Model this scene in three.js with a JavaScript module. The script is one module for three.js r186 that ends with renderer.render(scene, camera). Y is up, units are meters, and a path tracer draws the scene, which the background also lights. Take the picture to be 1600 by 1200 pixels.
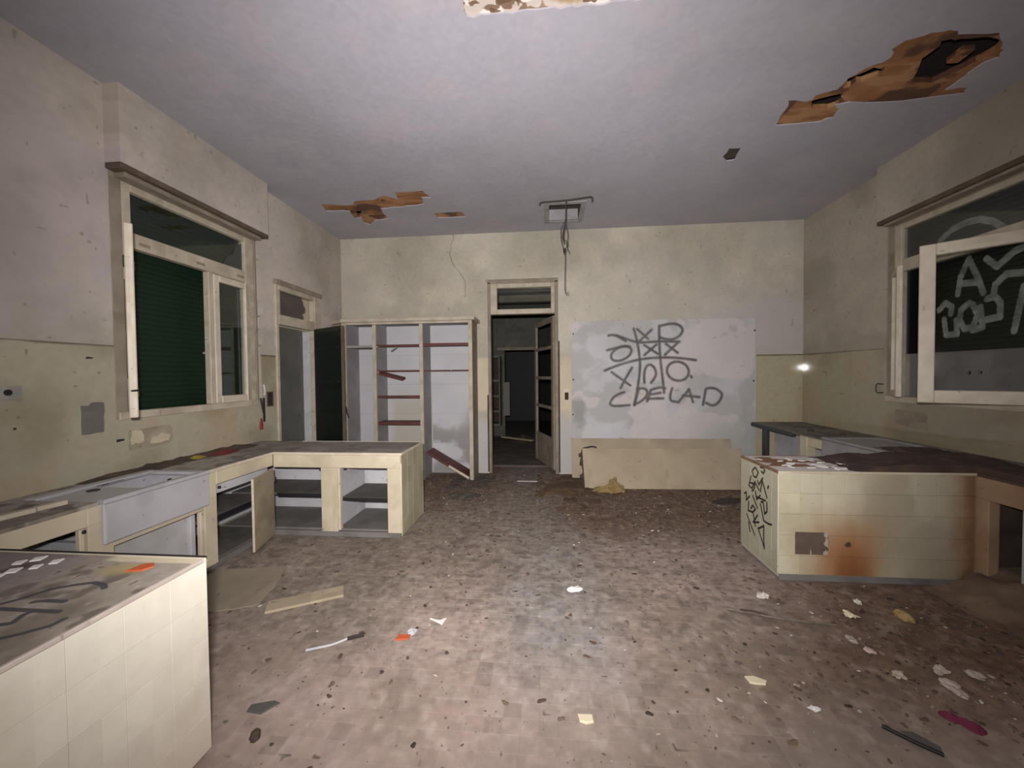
import * as THREE from 'three';
import { mergeGeometries } from 'three/addons/utils/BufferGeometryUtils.js';
import { ConvexGeometry } from 'three/addons/geometries/ConvexGeometry.js';

// ---------------------------------------------------------------- camera, light, exposure
const scene = new THREE.Scene();
scene.background = new THREE.Color(0x000000);
const rad = (d) => d * Math.PI / 180;
const camera = new THREE.PerspectiveCamera(2 * Math.atan(600 / 601) * 180 / Math.PI, 4 / 3, 0.05, 60);
camera.rotation.order = 'YXZ';
camera.position.set(0, 1.5, 0);
camera.rotation.set(rad(-1.359), rad(5.127), rad(-0.574));
scene.add(camera);
const renderer = new THREE.WebGLRenderer({ antialias: true });
renderer.toneMapping = THREE.LinearToneMapping;
renderer.toneMappingExposure = 1.0;
renderer.shadowMap.enabled = true;
// the hand torch that lights the dark room: a wide soft spill and its brighter beam, held just above the lens
function torch(name, color, cd, half, from, to, size) {
  const l = new THREE.SpotLight(color, cd, 0, rad(half), 1, 2);
  l.name = name; l.position.set(...from); l.target.position.set(...to);
  l.castShadow = true; l.shadow.radius = size; l.shadow.mapSize.set(2048, 2048); l.shadow.camera.near = 0.02;
  scene.add(l, l.target);
}
torch('torch_beam', 0xfffaf8, 60, 60, [-0.06, 1.63, 0.05], [-0.6, 2.0, -5.8], 1.4);
torch('torch_spill', 0xfffaf8, 18.5, 86, [0.0, 1.63, 0.05], [-0.3, 1.75, -5.8], 1.4);

// ---------------------------------------------------------------- helpers
let seed = 20240611;
const rnd = () => { seed = (seed + 0x6d2b79f5) | 0; let t = Math.imul(seed ^ (seed >>> 15), 1 | seed); t = (t + Math.imul(t ^ (t >>> 7), 61 | t)) ^ t; return ((t ^ (t >>> 14)) >>> 0) / 4294967296; };
const rr = (a, b) => a + (b - a) * rnd();
const V = (x, y, z) => new THREE.Vector3(x, y, z);
const hash = (x, y, s) => { let h = Math.imul(x, 374761393) ^ Math.imul(y, 668265263) ^ Math.imul(s, 2246822519); h = Math.imul(h ^ (h >>> 13), 1274126177); return ((h ^ (h >>> 16)) >>> 0) / 4294967296; };
function noise(x, y, s = 0) {
  const xi = Math.floor(x), yi = Math.floor(y), fx = x - xi, fy = y - yi, u = fx * fx * (3 - 2 * fx), v = fy * fy * (3 - 2 * fy);
  const a = hash(xi, yi, s), b = hash(xi + 1, yi, s), c = hash(xi, yi + 1, s), d = hash(xi + 1, yi + 1, s);
  return a + (b - a) * u + (c - a) * v + (a - b - c + d) * u * v;
}
function fbm(x, y, o = 4, s = 0) { let t = 0, a = 0.5, n = 0; for (let i = 0; i < o; i++) { t += a * noise(x, y, s + i * 17); n += a; a *= 0.5; x *= 2.03; y *= 2.03; } return t / n; }
const ss = (a, b, x) => { const t = Math.min(1, Math.max(0, (x - a) / (b - a))); return t * t * (3 - 2 * t); };
const mix = (c, d, t) => [c[0] + (d[0] - c[0]) * t, c[1] + (d[1] - c[1]) * t, c[2] + (d[2] - c[2]) * t];
const hex = (h) => [(h >> 16 & 255) / 255, (h >> 8 & 255) / 255, (h & 255) / 255];
// a computed map; fn(X, Y) gets metres measured from (x0, y0) over w by h metres
function tex(px, py, x0, y0, w, h, fn, srgb = true) {
  const d = new Uint8Array(px * py * 4);
  for (let j = 0; j < py; j++) for (let i = 0; i < px; i++) {
    let c = fn(x0 + (i + 0.5) / px * w, y0 + (j + 0.5) / py * h, i, j); const k = (j * px + i) * 4; if (srgb) { const l = 0.3 * c[0] + 0.59 * c[1] + 0.11 * c[2]; c = mix(c, [l, l, l], 0.24); }
    d[k] = Math.max(0, Math.min(255, c[0] * 255)); d[k + 1] = Math.max(0, Math.min(255, c[1] * 255)); d[k + 2] = Math.max(0, Math.min(255, c[2] * 255)); d[k + 3] = 255;
  }
  const t = new THREE.DataTexture(d, px, py); t.magFilter = THREE.LinearFilter; t.minFilter = THREE.LinearMipmapLinearFilter; t.generateMipmaps = true;
  t.wrapS = t.wrapT = THREE.RepeatWrapping; if (srgb) t.colorSpace = THREE.SRGBColorSpace; t.needsUpdate = true; return t;
}
// ink drawn on a canvas, returned as a lookup of coverage 0..1 in map pixels (row 0 at the bottom)
function ink(px, py, draw) {
  const c = document.createElement('canvas'); c.width = px; c.height = py; const g = c.getContext('2d'); g.lineCap = g.lineJoin = 'round';
  draw(g); const d = g.getImageData(0, 0, px, py).data;
  return (i, j) => d[((py - 1 - j) * px + i) * 4 + 3] / 255;
}
const mat = (o) => new THREE.MeshStandardMaterial({ roughness: 0.85, ...o });
const phys = (o) => new THREE.MeshPhysicalMaterial(o);

function nonIdx(g) { return g.index ? g.toNonIndexed() : g; }
function uvBox(g, s = 1) {                                        // triplanar texture coordinates in metres
  g = nonIdx(g); const p = g.attributes.position, n = p.count, uv = new Float32Array(n * 2); const a = V(), b = V(), c = V();
  for (let i = 0; i < n; i += 3) {
    a.fromBufferAttribute(p, i); b.fromBufferAttribute(p, i + 1); c.fromBufferAttribute(p, i + 2);
    const nn = b.clone().sub(a).cross(c.clone().sub(a)), ax = Math.abs(nn.x), ay = Math.abs(nn.y), az = Math.abs(nn.z);
    [a, b, c].forEach((q, k) => { const t = ax >= ay && ax >= az ? [q.z, q.y] : ay >= az ? [q.x, q.z] : [q.x, q.y]; uv[(i + k) * 2] = t[0] * s; uv[(i + k) * 2 + 1] = t[1] * s; });
  }
  g.setAttribute('uv', new THREE.BufferAttribute(uv, 2)); return g;
}
function uvPlan(g, f) {                                           // texture coordinates from world position
  const p = g.attributes.position, uv = new Float32Array(p.count * 2);
  for (let i = 0; i < p.count; i++) { const t = f(p.getX(i), p.getY(i), p.getZ(i)); uv[i * 2] = t[0]; uv[i * 2 + 1] = t[1]; }
  g.setAttribute('uv', new THREE.BufferAttribute(uv, 2)); return g;
}
function box(x0, x1, y0, y1, z0, z1, c = 0.003) {                 // a box with chamfered edges
  c = Math.min(c, (x1 - x0) * 0.3, (y1 - y0) * 0.3, (z1 - z0) * 0.3); const pts = [];
  for (const x of [0, 1]) for (const y of [0, 1]) for (const z of [0, 1]) {
    const X = x ? x1 : x0, Y = y ? y1 : y0, Z = z ? z1 : z0, dx = x ? -c : c, dy = y ? -c : c, dz = z ? -c : c;
    pts.push(V(X, Y + dy, Z + dz), V(X + dx, Y, Z + dz), V(X + dx, Y + dy, Z));
  }
  const g = new ConvexGeometry(pts); return uvBox(g);
}
const merge = (list) => mergeGeometries(list.map((g) => { const q = nonIdx(g); for (const k of Object.keys(q.attributes)) if (!['position', 'normal', 'uv'].includes(k)) q.deleteAttribute(k); return q; }));
const taken = {};
const numbered = (n) => { taken[n] = (taken[n] ?? -1) + 1; return taken[n] ? n + '_' + String(taken[n]).padStart(3, '0') : n; };
function shadowed(m) { m.castShadow = m.receiveShadow = true; return m; }
function part(parent, name, geo, m, extra) {                      // geometry given in world metres is brought into its parent's frame (parents made here are unturned)
  const p = parent.userData.at; if (p) geo.translate(-p[0], -p[1], -p[2]);
  const o = shadowed(new THREE.Mesh(geo, m)); o.name = name; parent.add(o); if (extra) Object.assign(o.userData, extra); return o;
}
const sub = (parent, name, geo, m, at) => { if (at) geo.translate(-at[0], -at[1], -at[2]); const o = shadowed(new THREE.Mesh(geo, m)); o.name = name; parent.add(o); return o; };
function thing(name, label, category, at = [0, 0, 0], turn = 0, group) {
  const o = new THREE.Group(); o.name = numbered(name); o.position.set(...at); o.rotation.y = turn; scene.add(o);
  o.userData = { label, category }; if (group) o.userData.group = group;
  if (!turn) Object.defineProperty(o.userData, 'at', { value: at, enumerable: false });
  return o;
}
function single(name, label, category, geo, m, group) {           // a thing that is one mesh; its origin goes to the middle of its base
  geo.computeBoundingBox(); const b = geo.boundingBox, at = [(b.min.x + b.max.x) / 2, b.min.y, (b.min.z + b.max.z) / 2];
  geo.translate(-at[0], -at[1], -at[2]);
  const o = shadowed(new THREE.Mesh(geo, m)); o.name = numbered(name); o.position.set(...at); scene.add(o);
  o.userData = { label, category }; if (group) o.userData.group = group; return o;
}
function structure(name, geo, m) { const o = geo ? shadowed(new THREE.Mesh(geo, m)) : new THREE.Group(); o.name = name; o.userData.kind = 'structure'; scene.add(o); return o; }
function shapeOf(pts) { const s = new THREE.Shape(); pts.forEach((p, i) => (i ? s.lineTo(p[0], p[1]) : s.moveTo(p[0], p[1]))); s.closePath(); return s; }
const pairs = (l) => { const o = []; for (let i = 0; i < l.length; i += 2) o.push([l[i], l[i + 1]]); return o; };
const rect = (a, b, c, d) => [[a, c], [b, c], [b, d], [a, d]];
function slab(outline, holes, depth) { const s = shapeOf(outline); for (const h of holes) s.holes.push(shapeOf(h)); return new THREE.ExtrudeGeometry(s, { depth, bevelEnabled: false, curveSegments: 8 }); }
// wall slabs: outline in (along, height); the face that shows lies at the given plane, the thickness goes outward
const M4 = () => new THREE.Matrix4();
const onLeft = (g, x, d) => g.applyMatrix4(M4().makeRotationY(Math.PI / 2)).translate(x - d, 0, 0);     // along = -z, faces +x
const onRight = (g, x, d) => g.applyMatrix4(M4().makeRotationY(-Math.PI / 2)).translate(x + d, 0, 0);   // along = z, faces -x
const onBack = (g, z, d) => g.translate(0, 0, z - d);                                                  // along = x, faces +z
const overhead = (g, y) => g.applyMatrix4(M4().makeRotationX(Math.PI / 2)).translate(0, y, 0);           // outline in (x, z): z kept, depth goes down
const ragged = (pts, amt, n, s) => { const o = []; pts.forEach((p, i) => { const q = pts[(i + 1) % pts.length], L = Math.hypot(q[0] - p[0], q[1] - p[1]), k = Math.max(1, Math.min(n, Math.round(L / 0.04))); for (let j = 0; j < k; j++) { const t = j / k; o.push([p[0] + (q[0] - p[0]) * t + (hash(i, j, s) - 0.5) * amt, p[1] + (q[1] - p[1]) * t + (hash(i, j, s + 9) - 0.5) * amt]); } }); return o; };
function tileGeo(w, h, t, b, tilt = 0) {                          // a tile: back at 0, bevelled face at t
  const q = [[0, 0], [w, 0], [w, h], [0, h]], B = q.map((p) => V(p[0], p[1], 0)), S = q.map((p) => V(p[0], p[1], t - b));
  const F = q.map((p) => V(p[0] + (p[0] ? -b : b), p[1] + (p[1] ? -b : b), t + (p[0] ? tilt : -tilt))), out = [];
  const quad = (a, b2, c, d) => { for (const v of [a, b2, c, a, c, d]) out.push(v.x, v.y, v.z); };
  quad(...F); for (let i = 0; i < 4; i++) { const k = (i + 1) % 4; quad(S[i], S[k], F[k], F[i]); quad(B[i], B[k], S[k], S[i]); }
  const g = new THREE.BufferGeometry(); g.setAttribute('position', new THREE.Float32BufferAttribute(out, 3)); g.computeVertexNormals(); return g;
}
function tiled(parent, name, o, u, v, W, H, pitch, t, m, skip, off = 0) {   // tiles of their own over a face; the map covers the whole face
  const U = V(...u), W3 = V(...v), Nn = U.clone().cross(W3), base = V(...o), at = parent.userData.at || [0, 0, 0];
  for (let y = H; y > 0.02; y -= pitch) for (let x = off; x < W - 0.005; x += pitch) {
    const x0 = Math.max(0, x), x1 = Math.min(W, x + pitch), y0 = Math.max(0, y - pitch), y1 = y; if (x1 - x0 < 0.015 || y1 - y0 < 0.015) continue;
    if (skip && skip((x0 + x1) / 2, (y0 + y1) / 2)) continue;
    const g = tileGeo(x1 - x0 - 0.0012, y1 - y0 - 0.0012, t + rr(-0.0004, 0.0004), 0.0008, rr(-0.0002, 0.0002));
    g.translate(x0 + 0.0006, y0 + 0.0006, 0); uvPlan(g, (X, Y) => [X / W, Y / H]);
    g.applyMatrix4(M4().makeBasis(U, W3, Nn).setPosition(base.x - at[0], base.y - at[1], base.z - at[2]));
    const o2 = shadowed(new THREE.Mesh(g, m)); o2.name = name; parent.add(o2);
  }
}
function tube(pts, r, seg = 40, rs = 7, closed = false) { return nonIdx(new THREE.TubeGeometry(new THREE.CatmullRomCurve3(pts.map((p) => V(...p)), closed), seg, r, rs, closed)); }
function flake(pts, t, jag = 0.006, s = 1) {                       // an irregular flat piece lying in the x-z plane, underside at 0
  const g = new THREE.ExtrudeGeometry(shapeOf(ragged(pts, jag, 4, s).map((p) => [p[0], -p[1]])), { depth: t * 0.6, bevelEnabled: true, bevelThickness: t * 0.2, bevelSize: t * 0.3, bevelSegments: 1, curveSegments: 2 });
  g.applyMatrix4(M4().makeRotationX(-Math.PI / 2)).translate(0, t * 0.2, 0); return uvBox(g);
}
function lump(rx, ry, rz, s, rough = 0.35, det = 3) {              // an irregular clod, base at 0
  const g = new THREE.IcosahedronGeometry(1, det), p = g.attributes.position;
  for (let i = 0; i < p.count; i++) { const x = p.getX(i), y = p.getY(i), z = p.getZ(i), k = 1 + rough * (fbm(x * 2.2 + 7, y * 2.2 + z * 1.7 + 3, 3, s) - 0.5) * 2; p.setXYZ(i, x * rx * k, Math.max(-0.25, y * k) * ry, z * rz * k); }
  g.computeVertexNormals(); g.computeBoundingBox(); g.translate(0, -g.boundingBox.min.y, 0); return uvBox(g);
}
function heap(x0, x1, z0, z1, y, hf, nx = 60, nz = 40) {           // loose material lying on a surface
  const pos = [], idx = [], at = (i, j) => { const X = x0 + (x1 - x0) * i / nx, Z = z0 + (z1 - z0) * j / nz; return [X, hf(X, Z), Z]; };
  for (let j = 0; j <= nz; j++) for (let i = 0; i <= nx; i++) { const q = at(i, j); pos.push(q[0], y + Math.max(-0.004, q[1]), q[2]); }
  const on = (k) => pos[k * 3 + 1] > y - 0.003;
  for (let j = 0; j < nz; j++) for (let i = 0; i < nx; i++) { const a = j * (nx + 1) + i, b = a + 1, c = a + nx + 1, d = c + 1; if (on(a) || on(b) || on(c) || on(d)) idx.push(a, c, b, b, c, d); }
  const g = new THREE.BufferGeometry(); g.setAttribute('position', new THREE.Float32BufferAttribute(pos, 3)); g.setIndex(idx); g.computeVertexNormals();
  uvPlan(g, (X, Y, Z) => [X, Z]); return nonIdx(g);
}

// ---------------------------------------------------------------- measures of the room
const XL = -3.19, XR = 3.62, ZB = -5.8, ZF = 2.4, CH = 3.64, H = 0.79, DADO = 1.755;

// ---------------------------------------------------------------- materials
const col = (h) => new THREE.Color(h);
function plasterMap(px, py, w, h, base, extra, s, big0 = 1) {
  return tex(px, py, 0, 0, w, h, (x, y, i, j) => {
    let c = base, big = fbm(x * 0.9, y * 0.9, 4, s), mid = fbm(x * 4, y * 4, 4, s + 5), fine = fbm(x * 30, y * 30, 2, s + 9);
    c = mix(c, [c[0] * 0.86, c[1] * 0.86, c[2] * 0.84], big0 * ss(0.35, 0.8, big)); c = mix(c, [c[0] * 1.04, c[1] * 1.02, c[2] * 1.0], ss(0.4, 0.75, mid));
    const f = 1 + (fine - 0.5) * 0.07; c = [c[0] * f, c[1] * f, c[2] * f];
    return extra ? extra(c, x, y, i, j) : c;
  });
}
const streak = (x, y, x0, w, y0, y1, s) => (1 - ss(0, w, Math.abs(x - x0 + 0.1 * (fbm(y * 3, x0, 2, s) - 0.5)))) * ss(y0, y0 + 0.15, y) * (1 - ss(y1 - 0.3, y1, y));
const speck = (x, y, n, s, t) => ss(t, t + 0.05, noise(x * n, y * n, s));
const mLeftWall = mat({ map: plasterMap(1280, 640, 8.2, 4, hex(0xbcb1a6), (c, x, y) => {   // x = 2.4 - z
  c = mix(c, hex(0xb3a2a4), 0.6 * ss(0.42, 0.66, fbm(x * 0.8 + 3, y * 0.8, 4, 31)) * (x < 5 ? 1 : 0.3));
  c = mix(c, hex(0x8a8274), 0.35 * ss(0.5, 0.8, fbm(x * 2.2, y * 2.2, 5, 33)));
  c = mix(c, hex(0x6f6659), 0.5 * speck(x, y, 26, 35, 0.93)); return c; }, 11) });
const mRightWall = mat({ map: plasterMap(1280, 640, 8.2, 4, hex(0xaca291), (c, x, y) => {
  c = mix(c, hex(0x8f8574), 0.55 * ss(0.5, 0.7, fbm(x * 1.4, y * 1.4, 4, 41)));
  return mix(c, hex(0x6b6355), 0.5 * speck(x, y, 24, 44, 0.93)); }, 12) });
const mBackWall = mat({ map: plasterMap(1280, 768, 6.81, 4, hex(0xc2baa6), (c, x, y) => {
  c = mix(c, hex(0xaaa496), 0.55 * ss(0.35, 0.75, fbm(x * 1.1 + 8, y * 1.3, 5, 51)));
  c = mix(c, hex(0xb4acac), 0.8 * ss(4.6, 6.2, x + 0.5 * fbm(x * 2, y * 2, 3, 52)) * (1 - ss(2.2, 3.0, y)));
  c = mix(c, hex(0xcdbb9c), 0.9 * ss(1.78, 1.74, y) * ss(0.9, 1.0, y));
  c = mix(c, hex(0xb5afab), ss(1.0, 0.86, y + 0.2 * fbm(x * 4, 1, 3, 53)));
  c = mix(c, hex(0x8d8678), 0.2 * ss(0.45, 0.85, fbm(x * 3.4, y * 3.4, 5, 54)));
  const cx = 1.77 + 0.21 * ss(3.35, 2.72, y) + 0.035 * Math.sin(y * 9) + 0.02 * (noise(y * 14, 3, 55) - 0.5);   // the crack beside the shelves
  if (y > 2.68) c = mix(c, hex(0x554c42), (1 - ss(0.002, 0.009, Math.abs(x - cx))) * 0.6 * (0.4 + noise(y * 9, 2, 57)));
  return mix(c, hex(0x6d6455), 0.5 * speck(x, y, 24, 56, 0.94)); }, 13) });
const mCeil = mat({ map: plasterMap(1024, 1024, 7, 8.4, hex(0xaba8b5), (c, x, y) => {
  c = mix(c, hex(0xa19fa6), 0.3 * ss(0.3, 0.85, fbm(x * 0.7, y * 0.7, 5, 61)));
  c = mix(c, hex(0xb8b4bc), 0.2 * ss(0.5, 0.75, fbm(x * 1.7, y * 2.4, 5, 62)));
  return c; }, 14, 0.4) });
const seam = tex(256, 256, 0, 0, 0.3, 0.3, (x, y) => { const f = (q) => { const t = q % 0.15; return Math.min(t, 0.15 - t); }; const k = ss(0.0006, 0.002, Math.min(f(x), f(y))) * 0.94 + 0.06 * fbm(x * 20, y * 20, 2, 71); return [k, k, k]; }, false);
const dadoMap = (base, s) => tex(1536, 384, 0, 0, 8.2, 2, (x, y) => {
  let c = base; c = mix(c, [c[0] * 0.85, c[1] * 0.83, c[2] * 0.78], 0.8 * ss(0.45, 0.7, fbm(x * 1.6, y * 1.6, 4, s))); c = mix(c, [c[0] * 1.05, c[1] * 0.95, c[2] * 0.9], 0.7 * ss(0.55, 0.7, fbm(x * 2.6, y * 2.6, 3, s + 3)));
  c = mix(c, hex(0x5b5244), 0.5 * speck(x, y, 22, s + 4, 0.94)); const f = 1 + 0.06 * (fbm(x * 30, y * 30, 2, s + 6) - 0.5);
  c = mix(c, hex(0x574c3e), 0.75 * ss(1.735, 1.75, y + 0.012 * fbm(x * 9, 2, 3, s)));
  return [c[0] * f, c[1] * f, c[2] * f]; });
const dado = (base, s, rough, coat) => phys({ map: dadoMap(hex(base), s), roughness: rough, bumpMap: seam, bumpScale: 0.0002, clearcoat: coat, clearcoatRoughness: 0.05 });
const mDadoL = dado(0xa79f84, 81, 0.7, 0.2), mDadoR = dado(0x9c9474, 85, 0.7, 1), mDadoB = dado(0xaaa280, 89, 0.7, 1);
const woodNoise = (h1, h2, s, sx = 3, sy = 60) => tex(512, 512, 0, 0, 1, 1, (x, y) => { let c = mix(hex(h1), hex(h2), fbm(x * sx, y * sy, 3, s)); c = mix(c, hex(h2), 0.8 * ss(0.55, 0.75, fbm(x * 5, y * 5, 4, s + 2))); return mix(c, hex(0x4a3f33), 0.5 * speck(x, y, 30, s + 4, 0.94)); });
const mFrame = mat({ map: woodNoise(0xc4b7a0, 0xa4957c, 91, 12, 12), roughness: 0.6 });
const mSash = mat({ map: woodNoise(0xd4c6b0, 0xb9a98f, 93, 12, 12), roughness: 0.55 });
const mCasing = mat({ map: woodNoise(0x9d8e7a, 0x7e705d, 95, 10, 10), roughness: 0.75 });
const mDarkWood = mat({ map: woodNoise(0x6d5a45, 0x4d3f30, 97, 20, 6), roughness: 0.8 });
const mShutter = mat({ color: col(0x072412), roughness: 0.6 });
const mShutterR = mat({ map: tex(512, 512, -4.6, 1.0, 1.7, 2.1, (() => {
  const S = [[-3.87, 2.51, -3.94, 2.36, -3.96, 2.21], [-3.87, 2.51, -3.79, 2.31, -3.75, 2.18], [-3.93, 2.3, -3.78, 2.28], [-3.73, 2.47, -3.65, 2.38, -3.53, 2.47, -3.46, 2.49], [-3.46, 2.28, -3.58, 2.3, -3.66, 2.23, -3.67, 2.15], [-3.46, 2.17, -3.52, 1.82], [-4.13, 2.09, -4.07, 2.15, -4.01, 2.1, -4.02, 2.04], [-4.08, 1.99, -4.06, 1.84, -3.96, 1.84, -3.97, 1.97], [-3.86, 2.11, -3.93, 2.06, -3.94, 1.97, -3.9, 1.88, -3.83, 1.89, -3.79, 1.99, -3.83, 2.09], [-3.77, 2.06, -3.75, 1.88, -3.83, 1.86], [-3.72, 2.12, -3.66, 2.13, -3.62, 2.07, -3.62, 1.95, -3.72, 1.94], [-4.18, 2.68, -4.12, 2.77, -4.02, 2.83, -3.9, 2.85, -3.78, 2.83, -3.68, 2.77, -3.6, 2.68]];
  const k = ink(512, 512, (g) => { g.strokeStyle = '#fff'; g.lineWidth = 15; for (const s of S) { g.beginPath(); pairs(s).forEach((p, i) => { const X = (p[0] + 4.6) / 1.7 * 512, Y = 512 - (p[1] - 1) / 2.1 * 512; i ? g.lineTo(X, Y) : g.moveTo(X, Y); }); g.stroke(); } });
  return (x, y, i, j) => mix(hex(0x0d1613), hex(0xc4c6c0), 0.85 * k(i, j) * (0.55 + 0.6 * fbm(x * 12, y * 12, 3, 101)));
})()), roughness: 0.55 });
const mGlass = phys({ color: col(0xf4f7f5), transmission: 1, thickness: 0, roughness: 0.03, ior: 1.45 });
const mDirtyGlass = phys({ color: col(0x9aa09a), transmission: 0.85, thickness: 0, roughness: 0.25, ior: 1.45 });
const mMaroon = mat({ map: woodNoise(0x5c4f4c, 0x453a38, 99, 6, 6), roughness: 0.3 });
const mGreenDoor = mat({ map: woodNoise(0x14251c, 0x0b1510, 102, 4, 40), roughness: 0.35 });
const mGreyDoor = mat({ map: woodNoise(0x67665f, 0x55544e, 104, 4, 4), roughness: 0.7 });
const creamTile = (base, px, py, W, Hh, s, extra, rough = 0.28, dots = 0.5) => phys({ map: tex(px, py, 0, 0, W, Hh, (x, y, i, j) => {
  let c = hex(base); c = mix(c, [c[0] * 0.9, c[1] * 0.88, c[2] * 0.84], 0.7 * ss(0.45, 0.7, fbm(x * 3, y * 3, 4, s))); const cell = hash(Math.floor(x / 0.15), Math.floor((Hh - y) / 0.15), s); const f = 0.975 + 0.05 * cell + 0.04 * (fbm(x * 30, y * 30, 2, s + 3) - 0.5); c = [c[0] * f, c[1] * f, c[2] * f];
  c = mix(c, hex(0x4a3d31), dots * speck(x, y, 26, s + 5, 0.95)); return extra ? extra(c, x, y, i, j) : c; }), roughness: rough, clearcoat: 0.25, clearcoatRoughness: 0.2 });
const mCream = mat({ map: woodNoise(0xcdbf9f, 0xb5a688, 106, 8, 8), roughness: 0.5 });
const mCreamSide = creamTile(0xb3ab8a, 256, 256, 0.6, 0.76, 110);
const mGrout = mat({ color: col(0xb5ab98) });
const mWhiteIn = mat({ map: woodNoise(0xc4c2c6, 0xa8a6ac, 112, 5, 5), roughness: 0.8 });
const mGreyIn = mat({ map: woodNoise(0x6b6760, 0x54504a, 114, 7, 7), roughness: 0.85 });
const mKick = mat({ map: woodNoise(0x7f7b78, 0x66605b, 116, 7, 7), roughness: 0.85 });
const mCeramic = phys({ map: woodNoise(0xb9b8bf, 0xa2a0a6, 118, 5, 5), roughness: 0.35, clearcoat: 0.3, clearcoatRoughness: 0.2 });
const mRed = mat({ map: woodNoise(0x80362b, 0x552822, 120, 3, 40), roughness: 0.6 });
const mShelfGrey = mat({ map: woodNoise(0x9d9a96, 0x86827c, 122, 5, 5) });
const mBoard = mat({ map: woodNoise(0xb3a182, 0x9c8a6c, 124, 4, 4), roughness: 0.75 });
const mDoorLeaf = mat({ map: woodNoise(0xad9d7e, 0x8f7f62, 126, 4, 4), roughness: 0.6 });
const mTerra = mat({ map: tex(512, 512, 0, 0, 1, 1, (x, y) => { let c = mix(hex(0xb4733e), hex(0x8a5226), fbm(x * 6, y * 6, 4, 130)); c = mix(c, hex(0xc08d58), 0.6 * ss(0.55, 0.7, fbm(x * 3, y * 9, 3, 131))); c = mix(c, hex(0x5b3826), 0.85 * ss(0.5, 0.62, fbm(x * 4 + 2, y * 5, 5, 135))); return c; }), roughness: 0.9 });
const mVoid = mat({ map: woodNoise(0x4a342c, 0x2e2220, 132, 6, 6), roughness: 1 });
const mSteel = mat({ color: col(0x4a4c50), metalness: 0.5, roughness: 0.5 });
const mBlack = mat({ color: col(0x17161a), roughness: 0.6 });
const mDark = mat({ color: col(0x2b2422), roughness: 0.8 });
const mWire = mat({ color: col(0x3a342f), roughness: 0.7 });
const mWhiteBit = mat({ color: col(0xe2dfdc), roughness: 0.7 });
const mCreamBit = mat({ color: col(0xd8ccae), roughness: 0.6 });
const mOrange = mat({ color: col(0xb85832), roughness: 0.6 });
const mDorr = mat({ map: woodNoise(0x5b4a3d, 0x3c2f27, 134, 9, 9), roughness: 0.95 });

// ---------------------------------------------------------------- floor: small square tiles sunk in dirt
const rubble = (x, z) => {                                          // how much dark rubble and rust-brown dirt lies at a place
  let t = 0; const n = fbm(x * 1.6, z * 1.6, 4, 141), m = fbm(x * 7, z * 7, 3, 142);
  t = Math.max(t, ss(-3.3, -4.2, z + 0.5 * (n - 0.5)) * ss(-0.2, 0.5, x + 0.6 * (n - 0.5)) * 0.95);
  t = Math.max(t, ss(-3.9, -4.8, z + 0.9 * (n - 0.5)) * ss(-0.5, -0.9, x) * 0.75);
  t = Math.max(t, ss(1.0, 2.2, x + 1.2 * (z + 2.6) * 0.6 + 0.8 * (n - 0.5)) * ss(-1.5, -2.3, z + 0.4 * (n - 0.5)) * 0.95);
  return Math.min(1, t * (0.55 + 0.9 * m));
};
const floorMap = tex(2048, 2048, XL, ZB - 0.4, 6.81, 8.6, (x, z) => {
  const big = fbm(x * 0.9 + 5, z * 0.9, 4, 143), mid = fbm(x * 4.2, z * 4.2, 4, 144), fine = fbm(x * 26, z * 26, 3, 145);
  let c = mix(hex(0xac9086), hex(0x917b6c), ss(0.3, 0.7, big));
  c = mix(c, hex(0xb39c92), 0.4 * ss(0.3, 0.85, mid)); c = mix(c, hex(0x85766a), 0.42 * ss(0.38, 0.8, fbm(x * 2.4, z * 2.4, 5, 146)));
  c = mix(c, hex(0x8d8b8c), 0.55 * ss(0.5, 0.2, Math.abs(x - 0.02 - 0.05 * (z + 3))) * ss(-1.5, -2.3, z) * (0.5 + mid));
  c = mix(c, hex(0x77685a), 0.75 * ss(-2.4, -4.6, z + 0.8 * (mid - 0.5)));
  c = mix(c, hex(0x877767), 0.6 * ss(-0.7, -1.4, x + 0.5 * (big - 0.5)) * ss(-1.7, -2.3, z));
  const r = rubble(x, z); c = mix(c, mix(hex(0x5f4030), hex(0x7d5a40), fine), 0.92 * r);
  c = mix(c, hex(0x63432b), 0.85 * ss(0.5, 0.15, Math.hypot((x - 0.28) / 1.1, (z + 5.15) * 0.9) + 0.5 * (mid - 0.5)));
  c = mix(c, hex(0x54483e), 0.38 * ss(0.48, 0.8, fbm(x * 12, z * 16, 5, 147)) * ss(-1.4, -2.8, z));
  c = mix(c, hex(0x4b4038), 0.65 * speck(x, z, 42, 148, 0.93)); c = mix(c, hex(0xd3c8c0), 0.6 * speck(x, z, 55, 149, 0.955));
  c = mix(c, hex(0x5d5249), 0.45 * ss(0.5, 0.78, fbm(x * 30, z * 30, 4, 150)) * ss(-1.2, -2.8, z)); c = mix(c, hex(0xc2b2a9), 0.3 * ss(0.5, 0.8, fbm(x * 18, z * 18, 4, 156)));
  const f = 0.89 + 0.18 * fine; return [c[0] * f, c[1] * f, c[2] * f];
});
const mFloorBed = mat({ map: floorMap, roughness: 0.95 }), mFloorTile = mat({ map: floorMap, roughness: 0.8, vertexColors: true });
const floorUV = (g) => uvPlan(g, (x, y, z) => [(x - XL) / 6.81, (z - ZB + 0.4) / 8.6]);
const floor = structure('floor');
part(floor, 'floor_bed', floorUV(nonIdx(new THREE.BoxGeometry(XR - XL + 0.7, 0.1, ZF - ZB + 0.9).translate((XL + XR) / 2, -0.0508, (ZF + ZB) / 2 - 0.1))), mFloorBed);
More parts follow.
